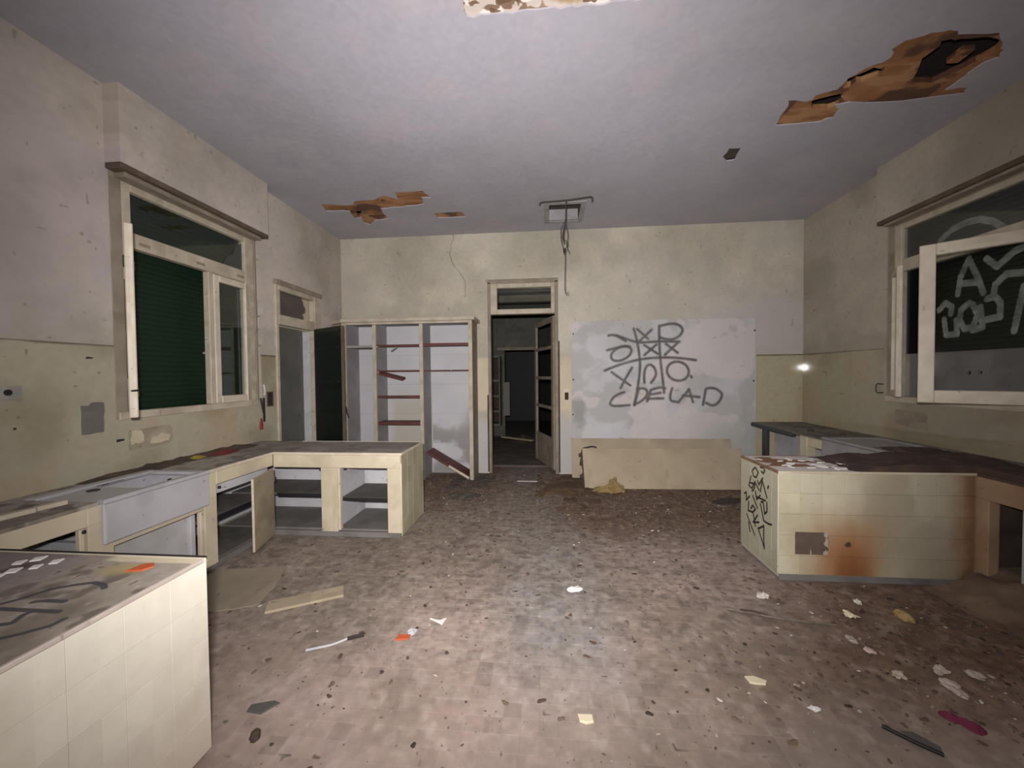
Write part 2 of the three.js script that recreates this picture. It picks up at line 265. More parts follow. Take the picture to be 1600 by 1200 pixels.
{
  const P = 0.08, cells = [];
  const covered = (x, z) => (x < -2.55 && z > -3.5) || (x < -1.33 && z > -4.02 && z < -3.4) || (x < -1.35 && z > -1.39) || (x > 1.66 && z < -2.9 && z > -3.42) || (x > 2.94);
  for (let i = 0; XL + i * P < XR - P; i++) for (let j = 0; -1.0 - j * P > ZB + 0.02; j++) {
    const x = XL + i * P + 0.03, z = -1.0 - j * P, cx = x + P / 2, cz = z - P / 2; if (covered(cx, cz)) continue;
    const a = Math.atan2(cx, -cz) + rad(5.1), d = -cz * Math.cos(rad(5.1)) - cx * Math.sin(rad(5.1)); if (Math.abs(a) > rad(53.5)) continue;
    const py = 600 + 601 * Math.tan(Math.atan2(1.5, d) - rad(1.36)); if (py > 1215) continue;
    if (cx < -1.345 * (-cz) / 1.39 + 0.02 && cz > -2.5) continue;                                    // behind the near worktop from here
    cells.push([d, x, z]);
  }
  cells.sort((p, q) => p[0] - q[0]);
  const mass = [];
  cells.forEach(([d, x, z], k) => {
    const g = tileGeo(P - 0.002, P - 0.002, 0.006, 0.0004, rr(-0.0002, 0.0002)); g.applyMatrix4(M4().makeRotationX(-Math.PI / 2)).translate(x, -0.006 + rr(-0.0003, 0.0003), z);
    floorUV(g); const tone = rnd(), dark = tone < 0.06 ? 0.82 : tone < 0.16 ? 0.91 : rr(0.975, 1.015), hue = rnd() * 0.03, c = new Float32Array(g.attributes.position.count * 3);
    for (let i = 0; i < c.length; i += 3) { c[i] = dark * (1 - hue * 0.6); c[i + 1] = dark; c[i + 2] = dark * (1 - hue); }
    g.setAttribute('color', new THREE.BufferAttribute(c, 3));
    if (k < 300) { const o = shadowed(new THREE.Mesh(g, mFloorTile)); o.name = 'tile'; floor.add(o); } else mass.push(g);
  });
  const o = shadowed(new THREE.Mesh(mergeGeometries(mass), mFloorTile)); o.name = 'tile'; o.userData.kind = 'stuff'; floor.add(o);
}

// ---------------------------------------------------------------- ceiling: plaster with spalled holes, hollow brick behind it
const RH = pairs([2.0, -3.59, 1.95, -3.38, 1.93, -3.26, 2.08, -3.3, 2.1, -3.24, 2.22, -3.18, 2.2, -3.06, 2.3, -2.96, 2.36, -2.9, 2.31, -2.82, 2.34, -2.77, 2.41, -2.74, 2.55, -2.7, 2.64, -2.74, 2.87, -2.76, 3.05, -2.89, 3.11, -2.97, 3.06, -3.03, 3.05, -3.14, 3.05, -3.27, 3.2, -3.27, 3.23, -3.34, 2.84, -3.38, 2.41, -3.35, 2.32, -3.36, 2.41, -3.42, 2.42, -3.53, 2.33, -3.58]);
const RD = [pairs([2.72, -3.16, 2.6, -2.95, 2.6, -2.81, 2.7, -2.79, 2.91, -2.81, 3.0, -2.86, 3.03, -2.94, 2.99, -3.04, 2.95, -3.11, 2.88, -3.19]), pairs([2.11, -3.35, 2.14, -3.29, 2.29, -3.25, 2.38, -3.34, 2.36, -3.4, 2.24, -3.43]), pairs([2.26, -3.19, 2.24, -3.11, 2.34, -3.01, 2.41, -3.01, 2.46, -3.09, 2.34, -3.12, 2.3, -3.17])];
const LH = pairs([-2.76, -4.6, -2.39, -4.67, -2.31, -4.57, -2.08, -4.55, -1.9, -4.47, -1.78, -4.58, -1.76, -4.41, -1.41, -4.39, -1.37, -4.57, -1.47, -4.57, -1.51, -4.74, -1.84, -4.79, -2.1, -4.8, -2.12, -4.96, -2.12, -5.11, -2.34, -5.16, -2.46, -5.28, -2.53, -5.21, -2.46, -5.02, -2.58, -5.07, -2.52, -4.83, -2.82, -4.79]);
const LD = [pairs([-2.5, -4.88, -2.28, -4.85, -2.37, -4.93, -2.46, -5.0, -2.5, -5.03])];
const L2 = pairs([-1.47, -5.01, -1.09, -5.01, -1.07, -5.18, -1.45, -5.17]), SH = pairs([1.76, -4.04, 1.76, -3.9, 1.86, -3.91, 1.9, -4.11, 1.84, -4.12]);
const TR = [[-0.46, -2.32], [0.95, -2.315], [0.95, -1.55], [-0.45, -1.55]], VENT = rect(0.03, 0.47, -5.47, -4.9);
const ceiling = structure('ceiling');
{
  const g = overhead(slab(rect(XL - 0.34, XR + 0.34, ZB - 0.3, ZF + 0.3), [ragged(RH, 0.025, 3, 1), ragged(LH, 0.02, 3, 2), ragged(L2, 0.012, 3, 3), ragged(SH, 0.015, 2, 4), ragged(TR, 0.018, 30, 5), VENT], 0.01), CH + 0.01);
  part(ceiling, 'plaster_layer', uvPlan(g, (x, y, z) => [(x - XL + 0.06) / 7, (z - ZB + 0.1) / 8.4]), mCeil);
  part(ceiling, 'brick_layer', uvBox(overhead(slab(rect(1.8, 3.4, -3.75, -2.55), RD.map((d, i) => ragged(d, 0.03, 3, 20 + i)), 0.04), CH + 0.052)), mTerra);
  part(ceiling, 'brick_layer', uvBox(overhead(slab(rect(-2.95, -0.95, -5.4, -4.3), LD.map((d, i) => ragged(d, 0.03, 3, 30 + i)), 0.04), CH + 0.052)), mTerra);
  part(ceiling, 'brick_layer', uvBox(overhead(slab(rect(1.65, 2.0, -4.2, -3.8), [], 0.03), CH + 0.05)), mDorr);
  const peel = mat({ map: tex(768, 448, -0.5, -2.35, 1.5, 0.85, (x, z) => { let c = mix(hex(0xd8c9bd), hex(0xc2aea0), fbm(x * 5, z * 5, 3, 151)); c = mix(c, hex(0xe6dad4), ss(0.5, 0.56, fbm(x * 9, z * 13, 3, 152))); c = mix(c, hex(0x7c5a3c), 0.85 * ss(0.58, 0.63, fbm(x * 14 + 3, z * 14, 3, 153)) * ss(0.3, -0.2, x)); c = mix(c, hex(0xb58f63), 0.9 * ss(0.2, 0.14, Math.hypot(x - 0.16, (z + 2.2) * 1.6) + 0.05 * (fbm(x * 20, z * 20, 2, 155) - 0.5))); return mix(c, hex(0x6d4b32), 0.8 * ss(0.64, 0.68, fbm(x * 20, z * 20, 2, 154))); }), roughness: 0.9 });
  part(ceiling, 'bare_soffit', uvPlan(overhead(slab(rect(-0.6, 1.05, -2.42, -1.45), [], 0.02), CH + 0.034), (x, y, z) => [(x + 0.5) / 1.5, (z + 2.35) / 0.85]), peel);
  part(ceiling, 'cavity_slab', uvBox(new THREE.BoxGeometry(XR - XL + 0.7, 0.12, ZF - ZB + 0.6).translate((XL + XR) / 2, 3.94, (ZF + ZB) / 2)), mVoid);
  // pieces of brick edge still hanging in the large hole, and the torn plaster in the small one
  part(ceiling, 'brick_shard', box(2.86, 2.95, CH + 0.05, CH + 0.1, -3.08, -2.96, 0.012), mTerra);
  part(ceiling, 'plaster_shard', uvBox(new THREE.BoxGeometry(0.02, 0.012, 0.26).rotateY(-0.5).translate(2.39, CH + 0.02, -3.3)), mWhiteIn);
  part(ceiling, 'plaster_shard', lump(0.09, 0.05, 0.11, 5, 0.5, 2).translate(-2.36, CH + 0.02, -5.0), mGreyIn);
}
{ // the square recess over the rear door, with its rim and the rod hooked across it
  const t = thing('ceiling_recess', 'square recess with a pale rim in the ceiling above the rear doorway', 'recess', [0.25, CH - 0.012, -5.18]);
  const rim = overhead(slab(rect(-0.01, 0.51, -5.51, -4.86), [rect(0.05, 0.45, -5.45, -4.92)], 0.012), CH); const mVent = mat({ map: woodNoise(0xbcb9bc, 0x8d8a8a, 131, 3, 4) }); part(t, 'rim', uvBox(rim), mat({ map: woodNoise(0xa5a19f, 0x8b8784, 133, 8, 8) }));
  const w = (a, b, c, d, e, f, m) => part(t, 'side_panel', box(a, b, c, d, e, f), m);
  w(0.03, 0.47, CH + 0.012, CH + 0.16, -5.47, -5.45, mVent); w(0.03, 0.47, CH + 0.012, CH + 0.16, -4.92, -4.9, mGreyIn); w(0.03, 0.05, CH + 0.012, CH + 0.16, -5.45, -4.92, mGreyIn); w(0.45, 0.47, CH + 0.012, CH + 0.16, -5.45, -4.92, mGreyIn);
  part(t, 'top_panel', box(0.03, 0.47, CH + 0.16, CH + 0.18, -5.47, -4.9), mDorr);
  const r = thing('ceiling_rod', 'thin dark rod hooked across the ceiling over the square recess', 'rod', [0.25, CH - 0.04, -4.74]);
  part(r, 'rod', tube([[-0.03, CH - 0.03, -4.78], [0.25, CH - 0.035, -4.75], [0.53, CH - 0.03, -4.7]], 0.011), mWire);
  part(r, 'hook', tube([[0.53, CH - 0.03, -4.7], [0.56, CH - 0.035, -4.71], [0.565, CH - 0.08, -4.72]], 0.011, 12), mWire);
  part(r, 'hook', tube([[-0.03, CH - 0.03, -4.78], [-0.06, CH - 0.035, -4.79], [-0.065, CH - 0.06, -4.8]], 0.011, 12), mWire);
  const c = thing('hanging_cable', 'frayed electric cable hanging from the rod above the rear doorway', 'cable', [0.25, 2.6, -4.75]);
  part(c, 'cable', tube([[0.26, CH - 0.03, -4.75], [0.25, 3.45, -4.75], [0.25, 3.35, -4.76], [0.22, 3.22, -4.75], [0.225, 3.1, -4.75]], 0.008), mWire);
  part(c, 'strand', tube([[0.24, 3.36, -4.76], [0.19, 3.25, -4.74], [0.2, 3.1, -4.76], [0.235, 2.98, -4.75], [0.235, 2.7, -4.75], [0.24, 2.5, -4.75], [0.26, 2.48, -4.75], [0.275, 2.5, -4.75]], 0.0045, 60), mWire);
  part(c, 'strand', tube([[0.24, 3.38, -4.75], [0.275, 3.2, -4.77], [0.26, 3.05, -4.75], [0.29, 2.98, -4.74]], 0.0045), mWire);
  part(c, 'strand', tube([[0.24, 3.33, -4.75], [0.21, 3.15, -4.77], [0.27, 3.1, -4.74], [0.225, 2.97, -4.76]], 0.004), mWire);
  part(c, 'connector', box(0.215, 0.245, 2.98, 3.03, -4.765, -4.735, 0.006), mBlack);
}

// ---------------------------------------------------------------- walls
const uvL = (g) => uvPlan(g, (x, y, z) => [(2.4 - z) / 8.2, y / 4]), uvB = (g) => uvPlan(g, (x, y, z) => [(x - XL) / 6.81, y / 4]);
const W1 = [[2.58, 1.2], [4.03, 1.2], [4.035, 1.84], [4.075, 1.87], [4.085, 1.97], [4.06, 2.03], [4.035, 2.05], [4.04, 2.17], [4.09, 2.2], [4.095, 2.28], [4.05, 2.34], [4.03, 2.36], [4.03, 3.06], [2.58, 3.06]];
const D2 = rect(4.28, 5.2, -0.01, 2.645), W2 = rect(-4.47, -3.02, 1.19, 3.06), D1 = rect(-0.88, 0.18, -0.01, 2.94);
const wallLeft = structure('wall_left'), wallRight = structure('wall_right'), wallBack = structure('wall_back'), wallFront = structure('wall_front');
part(wallLeft, 'plaster', uvL(onLeft(slab(rect(-ZF - 0.3, -ZB + 0.3, -0.1, 4), [W1, D2.map((p) => [p[0], Math.max(p[1], -0.02)])], 0.34), XL, 0.34)), mLeftWall);
part(wallRight, 'plaster', uvL(onRight(slab(rect(ZB - 0.3, ZF + 0.3, -0.1, 4), [W2], 0.34), XR, 0.34)), mRightWall);
part(wallBack, 'plaster', uvB(onBack(slab(rect(XL, XR, -0.1, 4), [D1.map((p) => [p[0], Math.max(p[1], -0.02)])], 0.3), ZB, 0.3)), mBackWall);
part(wallFront, 'plaster', uvBox(new THREE.BoxGeometry(XR - XL, 4.1, 0.3).translate((XL + XR) / 2, 1.95, ZF + 0.15)), mRightWall);
const uvD = (g) => uvPlan(g, (x, y, z) => [(z + 6.0) / 8.6, y / 2]);
part(wallLeft, 'dado', uvD(onLeft(slab([[-ZF, 0], [4.28, 0], [4.28, DADO], [4.05, DADO], [4.05, 1.19], [2.575, 1.19], [2.575, DADO - 0.008], [-ZF, DADO - 0.02]], [], 0.008), XL + 0.008, 0.008)), mDadoL);
part(wallLeft, 'dado', uvD(onLeft(slab(rect(5.2, 5.8, 0, DADO), [], 0.008), XL + 0.008, 0.008)), mDadoL);
part(wallRight, 'dado', uvD(onRight(slab([[ZB, 0], [ZF, 0], [ZF, DADO], [-3.0, DADO], [-3.0, 1.17], [-4.49, 1.17], [-4.49, DADO - 0.01], [ZB, DADO]], [], 0.008), XR - 0.008, 0.008)), mDadoR);
part(wallBack, 'dado', uvPlan(onBack(slab(rect(2.99, XR - 0.008, 0, DADO), [], 0.008), ZB + 0.008, 0.008), (x, y) => [x / 8.2, y / 2]), mDadoB);
// broken tiles and mortar patches on the dados
part(wallLeft, 'cement_patch', uvBox(onLeft(slab(ragged([[2.36, 1.115], [2.49, 1.115], [2.497, 1.335], [2.42, 1.34], [2.4, 1.315], [2.36, 1.315]], 0.008, 4, 7), [], 0.006), XL + 0.012, 0.006)), mKick);
const patchMat = mat({ map: woodNoise(0xb0a489, 0x8a7f68, 160, 7, 7) });
part(wallLeft, 'mortar_patch', uvBox(onLeft(slab(ragged([[2.655, 0.95], [2.97, 0.955], [3.0, 1.0], [2.985, 1.11], [2.655, 1.105]], 0.014, 5, 8), [], 0.004), XL + 0.0112, 0.004)), patchMat);
part(wallLeft, 'mortar_scrap', uvBox(onLeft(slab(ragged([[2.66, 0.99], [2.76, 1.0], [2.75, 1.09], [2.67, 1.1]], 0.02, 4, 18), [], 0.004), XL + 0.014, 0.004)), mCream);
part(wallLeft, 'mortar_scrap', uvBox(onLeft(slab(ragged([[2.8, 0.97], [2.97, 0.98], [2.98, 1.02], [2.9, 1.05], [2.83, 1.02]], 0.02, 4, 19), [], 0.004), XL + 0.014, 0.004)), mCream);
part(wallRight, 'mortar_patch', uvBox(onRight(slab(ragged([[-4.33, 0.95], [-4.0, 0.93], [-4.0, 1.09], [-4.33, 1.1]], 0.02, 5, 9), [], 0.004), XR - 0.0112, 0.004)), mCasing);
for (const [z, y, w, h] of [[2.57, 1.03, 0.05, 0.02], [2.4, 1.64, 0.04, 0.012], [2.02, 1.2, 0.015, 0.015]]) part(wallLeft, 'chip_hole', uvBox(onLeft(slab(ragged(rect(z, z + w, y, y + h), 0.01, 3, z * 100 | 0), [], 0.003), XL + 0.0105, 0.003)), mDark);

function bulkhead(name, x0, x1, z0, z1, m, lip) {                   // the plastered roller-blind housing over a window, with its wooden lip
  const t = structure(name); part(t, 'housing', uvL(nonIdx(new THREE.BoxGeometry(x1 - x0, CH - 3.075, z1 - z0).translate((x0 + x1) / 2, (CH + 3.075) / 2, (z0 + z1) / 2))), m);
  part(t, 'lip_board', box(x0, x1, 3.035, 3.075, z0, z1, 0.004), mDarkWood); part(t, 'lip_bead', box(...lip, 0.003), mCasing); return t;
}
bulkhead('trim_1', XL, -3.06, -4.05, -2.56, mLeftWall, [XL, -3.1, 3.0, 3.035, -3.99, -2.62]);
bulkhead('trim_2', 3.5, XR, -4.45, -2.9, mRightWall, [3.53, XR, 3.01, 3.035, -4.4, -2.95]);

// ---------------------------------------------------------------- windows
function sashParts(g, w, y0, y1, t, st, handleAt, hinge = true) {   // a casement leaf in its own frame: x from the hinge, thickness about z = 0
  const s = (n, a, b, c, d, m = mSash) => sub(g, n, box(a, b, c, d, -t / 2, t / 2, 0.005), m);
  s('stile', 0, st, y0, y1); s('stile', w - st, w, y0, y1); s('rail', st, w - st, y1 - st, y1); s('rail', st, w - st, y0, y0 + st * 1.1);
  sub(g, 'pane', new THREE.BoxGeometry(w - 2 * st + 0.01, y1 - y0 - 2.1 * st + 0.01, 0.004).translate(w / 2, (y0 + y1) / 2, 0), mGlass);
  if (hinge) for (const y of [y0 + 0.15, y1 - 0.15]) sub(g, 'hinge', new THREE.CylinderGeometry(0.009, 0.009, 0.07, 10).translate(-0.004, y, -t / 2), mCasing);
  if (handleAt !== undefined) { sub(g, 'handle', merge([new THREE.CylinderGeometry(0.008, 0.008, 0.05, 8).rotateX(Math.PI / 2).translate(handleAt, 1.75, t / 2 + 0.02), new THREE.BoxGeometry(0.016, 0.09, 0.012).rotateZ(1.2).translate(handleAt + 0.03, 1.755, t / 2 + 0.045)]), mFrame); }
}
function leafAt(win, x, z, turn) { const g = new THREE.Group(); g.name = 'sash'; g.position.set(x, 0, z); g.rotation.y = turn; win.add(g); return g; }
const w1 = structure('window_1');
{
  const X = -3.26, f = (n, y0, y1, z0, z1, m = mFrame, dx = 0, t = 0.06) => part(w1, n, box(X + dx, X + t + dx, y0, y1, z0, z1, 0.005), m);
  f('casing', 1.2, 3.055, -2.67, -2.585, mCasing, 0, 0.068); f('casing', 1.2, 3.055, -4.025, -3.99, mCasing, 0, 0.068); f('casing', 3.0, 3.05, -3.99, -2.67, mCasing, 0, 0.065);
  f('frame', 1.205, 3.005, -2.74, -2.67); f('frame', 1.205, 3.005, -3.99, -3.87); f('frame', 2.95, 3.005, -3.87, -2.74); f('sill', 1.19, 1.25, -4.02, -2.6, mFrame, 0, 0.08);
  f('transom_rail', 2.515, 2.635, -3.87, -2.74, mFrame, 0, 0.065); f('mullion', 1.25, 2.515, -3.47, -3.415);
  for (const z of [-2.83, -3.33, -3.8]) part(w1, 'latch_plate', box(X + 0.064, X + 0.068, 2.55, 2.575, z - 0.045, z + 0.045, 0.001), mCasing);
  part(w1, 'transom_pane', new THREE.BoxGeometry(0.004, 0.32, 1.14).translate(X + 0.02, 2.793, -3.305), mGlass);
  part(w1, 'transom_shard', uvBox(onLeft(slab([[3.62, 2.64], [3.87, 2.64], [3.87, 2.93], [3.79, 2.88], [3.75, 2.78], [3.68, 2.74]], [], 0.004), X + 0.026, 0.004)), mDirtyGlass);
  const far = leafAt(w1, X + 0.035, -3.93, -Math.PI / 2); sashParts(far, 0.455, 1.25, 2.51, 0.05, 0.065, 0.42);
  const near = leafAt(w1, -3.2, -2.715, -0.705);
  part(w1, 'strap_slot', box(X + 0.06, X + 0.072, 1.5, 2.26, -2.688, -2.672, 0.002), mShutter); part(w1, 'strap_slot', box(X + 0.06, X + 0.076, 2.35, 2.44, -2.69, -2.662, 0.003), mShutter); part(w1, 'strap_slot', box(X + 0.06, X + 0.07, 1.25, 1.49, -2.69, -2.668, 0.002), mMaroon); sashParts(near, 0.62, 1.24, 2.525, 0.045, 0.055);
  sub(near, 'stay', tube([[0.56, 1.42, 0.02], [0.64, 1.42, 0.0], [0.69, 1.425, -0.03]], 0.006, 12), mBlack);
}
const w2 = structure('window_2');
{
  const X = 3.63, f = (n, y0, y1, z0, z1, m = mFrame, t = 0.06) => part(w2, n, box(X, X + t, y0, y1, z0, z1, 0.005), m);
  f('casing', 1.19, 3.055, -4.465, -4.385, mCasing); f('casing', 1.19, 3.055, -3.1, -3.025, mCasing); f('casing', 3.0, 3.05, -4.385, -3.1, mCasing);
  f('frame', 1.195, 3.005, -4.385, -4.31); f('frame', 1.195, 3.005, -3.17, -3.1); f('frame', 2.95, 3.005, -4.31, -3.17); part(w2, 'sill', box(X - 0.02, X + 0.06, 1.175, 1.24, -4.46, -3.03, 0.005), mFrame);
  f('transom_rail', 2.515, 2.64, -4.31, -3.17);
  part(w2, 'transom_pane', new THREE.BoxGeometry(0.004, 0.32, 1.15).translate(X + 0.03, 2.793, -3.74), mGlass);
  const far = leafAt(w2, 3.61, -4.36, -2.177); sashParts(far, 0.43, 1.25, 2.51, 0.045, 0.05);
  const near = leafAt(w2, 3.61, -3.09, 2.42); sashParts(near, 0.665, 1.235, 2.535, 0.05, 0.095);
}
function shutter(name, label, x, zc, w, y0, y1, m, dir) {            // a lowered roller blind; its slats are too thin to pick apart
  const pts = [[0, y0]], P = 0.045; for (let y = y0; y < y1 - 0.001; y += P) pts.push([0.004, y + 0.002], [0.007, y + P * 0.3], [0.007, y + P * 0.7], [0.004, y + P - 0.002], [0.002, y + P]);
  pts.push([-0.006, y1], [-0.006, y0]);
  let g = new THREE.ExtrudeGeometry(shapeOf(pts), { depth: w, bevelEnabled: false }); if (dir < 0) { g.rotateY(Math.PI); g.translate(0, 0, w); } g.translate(x, 0, zc - w / 2);
  const t = thing(name, label, 'shutter', [x, y0, zc]);
  part(t, 'slat_curtain', uvPlan(nonIdx(g), (X, Y, Z) => [(Z + 4.6) / 1.7, (Y - 1) / 2.1]), m, { kind: 'stuff' });
  for (const s of [-1, 1]) part(t, 'guide_rail', box(x - 0.03, x + 0.03, y0, y1, zc + s * (w / 2) - 0.015, zc + s * (w / 2) + 0.015, 0.003), mSteel); return t;
}
shutter('roller_shutter', 'dark green roller shutter lowered behind the left window', -3.43, -3.305, 1.42, 1.2, 3.05, mShutter, 1);
shutter('roller_shutter', 'nearly black roller shutter with pale graffiti behind the right window', 3.83, -3.745, 1.42, 1.68, 3.05, mShutterR, -1);
{ const t = thing('grey_panel', 'grey panel with two dark holes closing the bottom of the right window', 'panel', [3.85, 1.19, -3.745]);
  const g = onRight(slab(rect(-4.455, -3.035, 1.2, 1.72), [[[-3.9, 1.46], [-3.875, 1.455], [-3.86, 1.48], [-3.87, 1.5], [-3.895, 1.49]], [[-3.8, 1.46], [-3.775, 1.465], [-3.77, 1.49], [-3.8, 1.5]]], 0.02), 3.85, 0.02); part(t, 'board', uvBox(g), mat({ map: woodNoise(0xa0949a, 0x857a7e, 165, 4, 4) }));
  part(t, 'backing', box(3.9, 3.94, 1.2, 1.67, -4.455, -3.035), mBlack); }
structure('trim_3', box(-3.6, -3.53, 0.9, 3.3, -4.2, -2.4), mVoid);
structure('trim_4', box(3.96, 4.03, 0.9, 3.3, -4.7, -2.8), mVoid);

// ---------------------------------------------------------------- side door on the left wall
const d2 = structure('door_2');
{
  const f = (n, y0, y1, z0, z1, m = mFrame, x0 = -3.25, x1 = -3.165) => part(d2, n, box(x0, x1, y0, y1, z0, z1, 0.005), m);
  f('frame', 0, 2.64, -4.335, -4.285); f('frame', 0, 2.64, -5.195, -5.05); f('frame', 2.54, 2.64, -5.05, -4.335); f('transom_rail', 2.13, 2.25, -5.05, -4.335);
  f('head_board', 2.6, 2.66, -5.21, -4.275, mCasing, -3.19, -3.15); f('transom_stile', 2.25, 2.54, -4.38, -4.335, mFrame, -3.24, -3.18); f('transom_stile', 2.25, 2.54, -5.05, -5.03, mFrame, -3.24, -3.18);
  part(d2, 'transom_pane', uvBox(onLeft(slab([[4.37, 2.24], [4.86, 2.24], [4.87, 2.29], [4.84, 2.32], [4.9, 2.36], [4.91, 2.41], [4.87, 2.45], [4.86, 2.5], [4.8, 2.55], [4.37, 2.55]], [], 0.006), -3.21, 0.006)), mMaroon, { label: 'dark broken pane' });
  part(d2, 'transom_backing', box(-3.3, -3.28, 2.2, 2.6, -5.1, -4.3), mCream);
  part(d2, 'reveal_panel', box(-3.5, -3.25, 0, 2.14, -5.21, -5.06), mWhiteIn); part(d2, 'outer_leaf', box(-3.4, -3.36, 0, 2.3, -5.08, -4.27), mGreyDoor, { label: 'grey leaf closing the doorway' });
  part(d2, 'lintel', box(-3.53, -3.25, 2.12, 2.66, -5.21, -4.27), mCream);
  const leaf = new THREE.Group(); leaf.name = 'leaf'; leaf.userData.label = 'dark green boarded leaf standing open'; leaf.position.set(-3.16, 0, -5.04); leaf.rotation.y = -Math.atan2(0.33, 0.57); d2.add(leaf);
  sub(leaf, 'leaf_panel', box(0, 0.655, 0.02, 2.15, -0.02, 0.02, 0.004), mGreenDoor);
  for (const y of [0.55, 0.98, 1.42, 1.86, 2.08]) sub(leaf, 'batten', box(0.05, 0.6, y, y + 0.03, 0.02, 0.032, 0.004), mGreenDoor);
  sub(leaf, 'edge_strip', box(0.655, 0.667, 0.02, 2.15, -0.02, 0.02, 0.002), mDarkWood);
}
structure('trim_5', box(-3.62, -3.54, -0.05, 2.9, -5.4, -4.1), mVoid);

// ---------------------------------------------------------------- rear doorway and the dark room beyond
const d1 = structure('door_1');
{
  const Z = ZB, f = (n, x0, x1, y0, y1, m = mFrame, z0 = Z - 0.1, z1 = Z + 0.012) => part(d1, n, box(x0, x1, y0, y1, z0, z1, 0.005), m);
  f('jamb', -0.878, -0.835, 0, 2.9, mCasing); f('jamb', 0.128, 0.178, 0, 2.9, mCasing); f('head', -0.878, 0.178, 2.875, 2.935, mCasing);
  f('transom_frame', -0.835, -0.735, 2.415, 2.875); f('transom_frame', 0.075, 0.128, 2.415, 2.875); f('transom_frame', -0.735, 0.075, 2.81, 2.875); f('transom_rail', -0.735, 0.075, 2.415, 2.49);
  f('transom_pane', -0.74, 0.08, 2.485, 2.815, mGlass, Z - 0.05, Z - 0.046);
  f('worn_strip', 0.178, 0.2, 0.02, 2.0, mDorr, Z - 0.01, Z + 0.004); f('worn_strip', -0.9, -0.88, 0.02, 1.2, mDorr, Z - 0.01, Z + 0.004);
  const leaf = new THREE.Group(); leaf.name = 'leaf'; leaf.userData.label = 'glazed leaf swung into the dark room'; leaf.position.set(0.12, 0, Z - 0.13); leaf.rotation.y = Math.atan2(0.9, -0.31); d1.add(leaf);
  const s = (n, a, b, c, d, m = mCasing, t = 0.04) => sub(leaf, n, box(a, b, c, d, -t / 2, t / 2, 0.004), m), Wd = 0.95;
  s('stile', 0, 0.09, 0.02, 2.4); s('stile', Wd - 0.09, Wd, 0.02, 2.4); s('rail', 0.09, Wd - 0.09, 2.31, 2.4);
  for (const y of [0.46, 0.95, 1.42, 1.9]) s('rail', 0.09, Wd - 0.09, y, y + 0.05);
  s('lower_panel', 0.085, Wd - 0.085, 0.02, 0.47, mCasing, 0.025); for (const [a, b] of [[0.51, 0.95], [1.0, 1.42], [1.47, 1.9], [1.95, 2.31]]) s('pane', 0.085, Wd - 0.085, a - 0.005, b + 0.005, mGlass, 0.004);
}
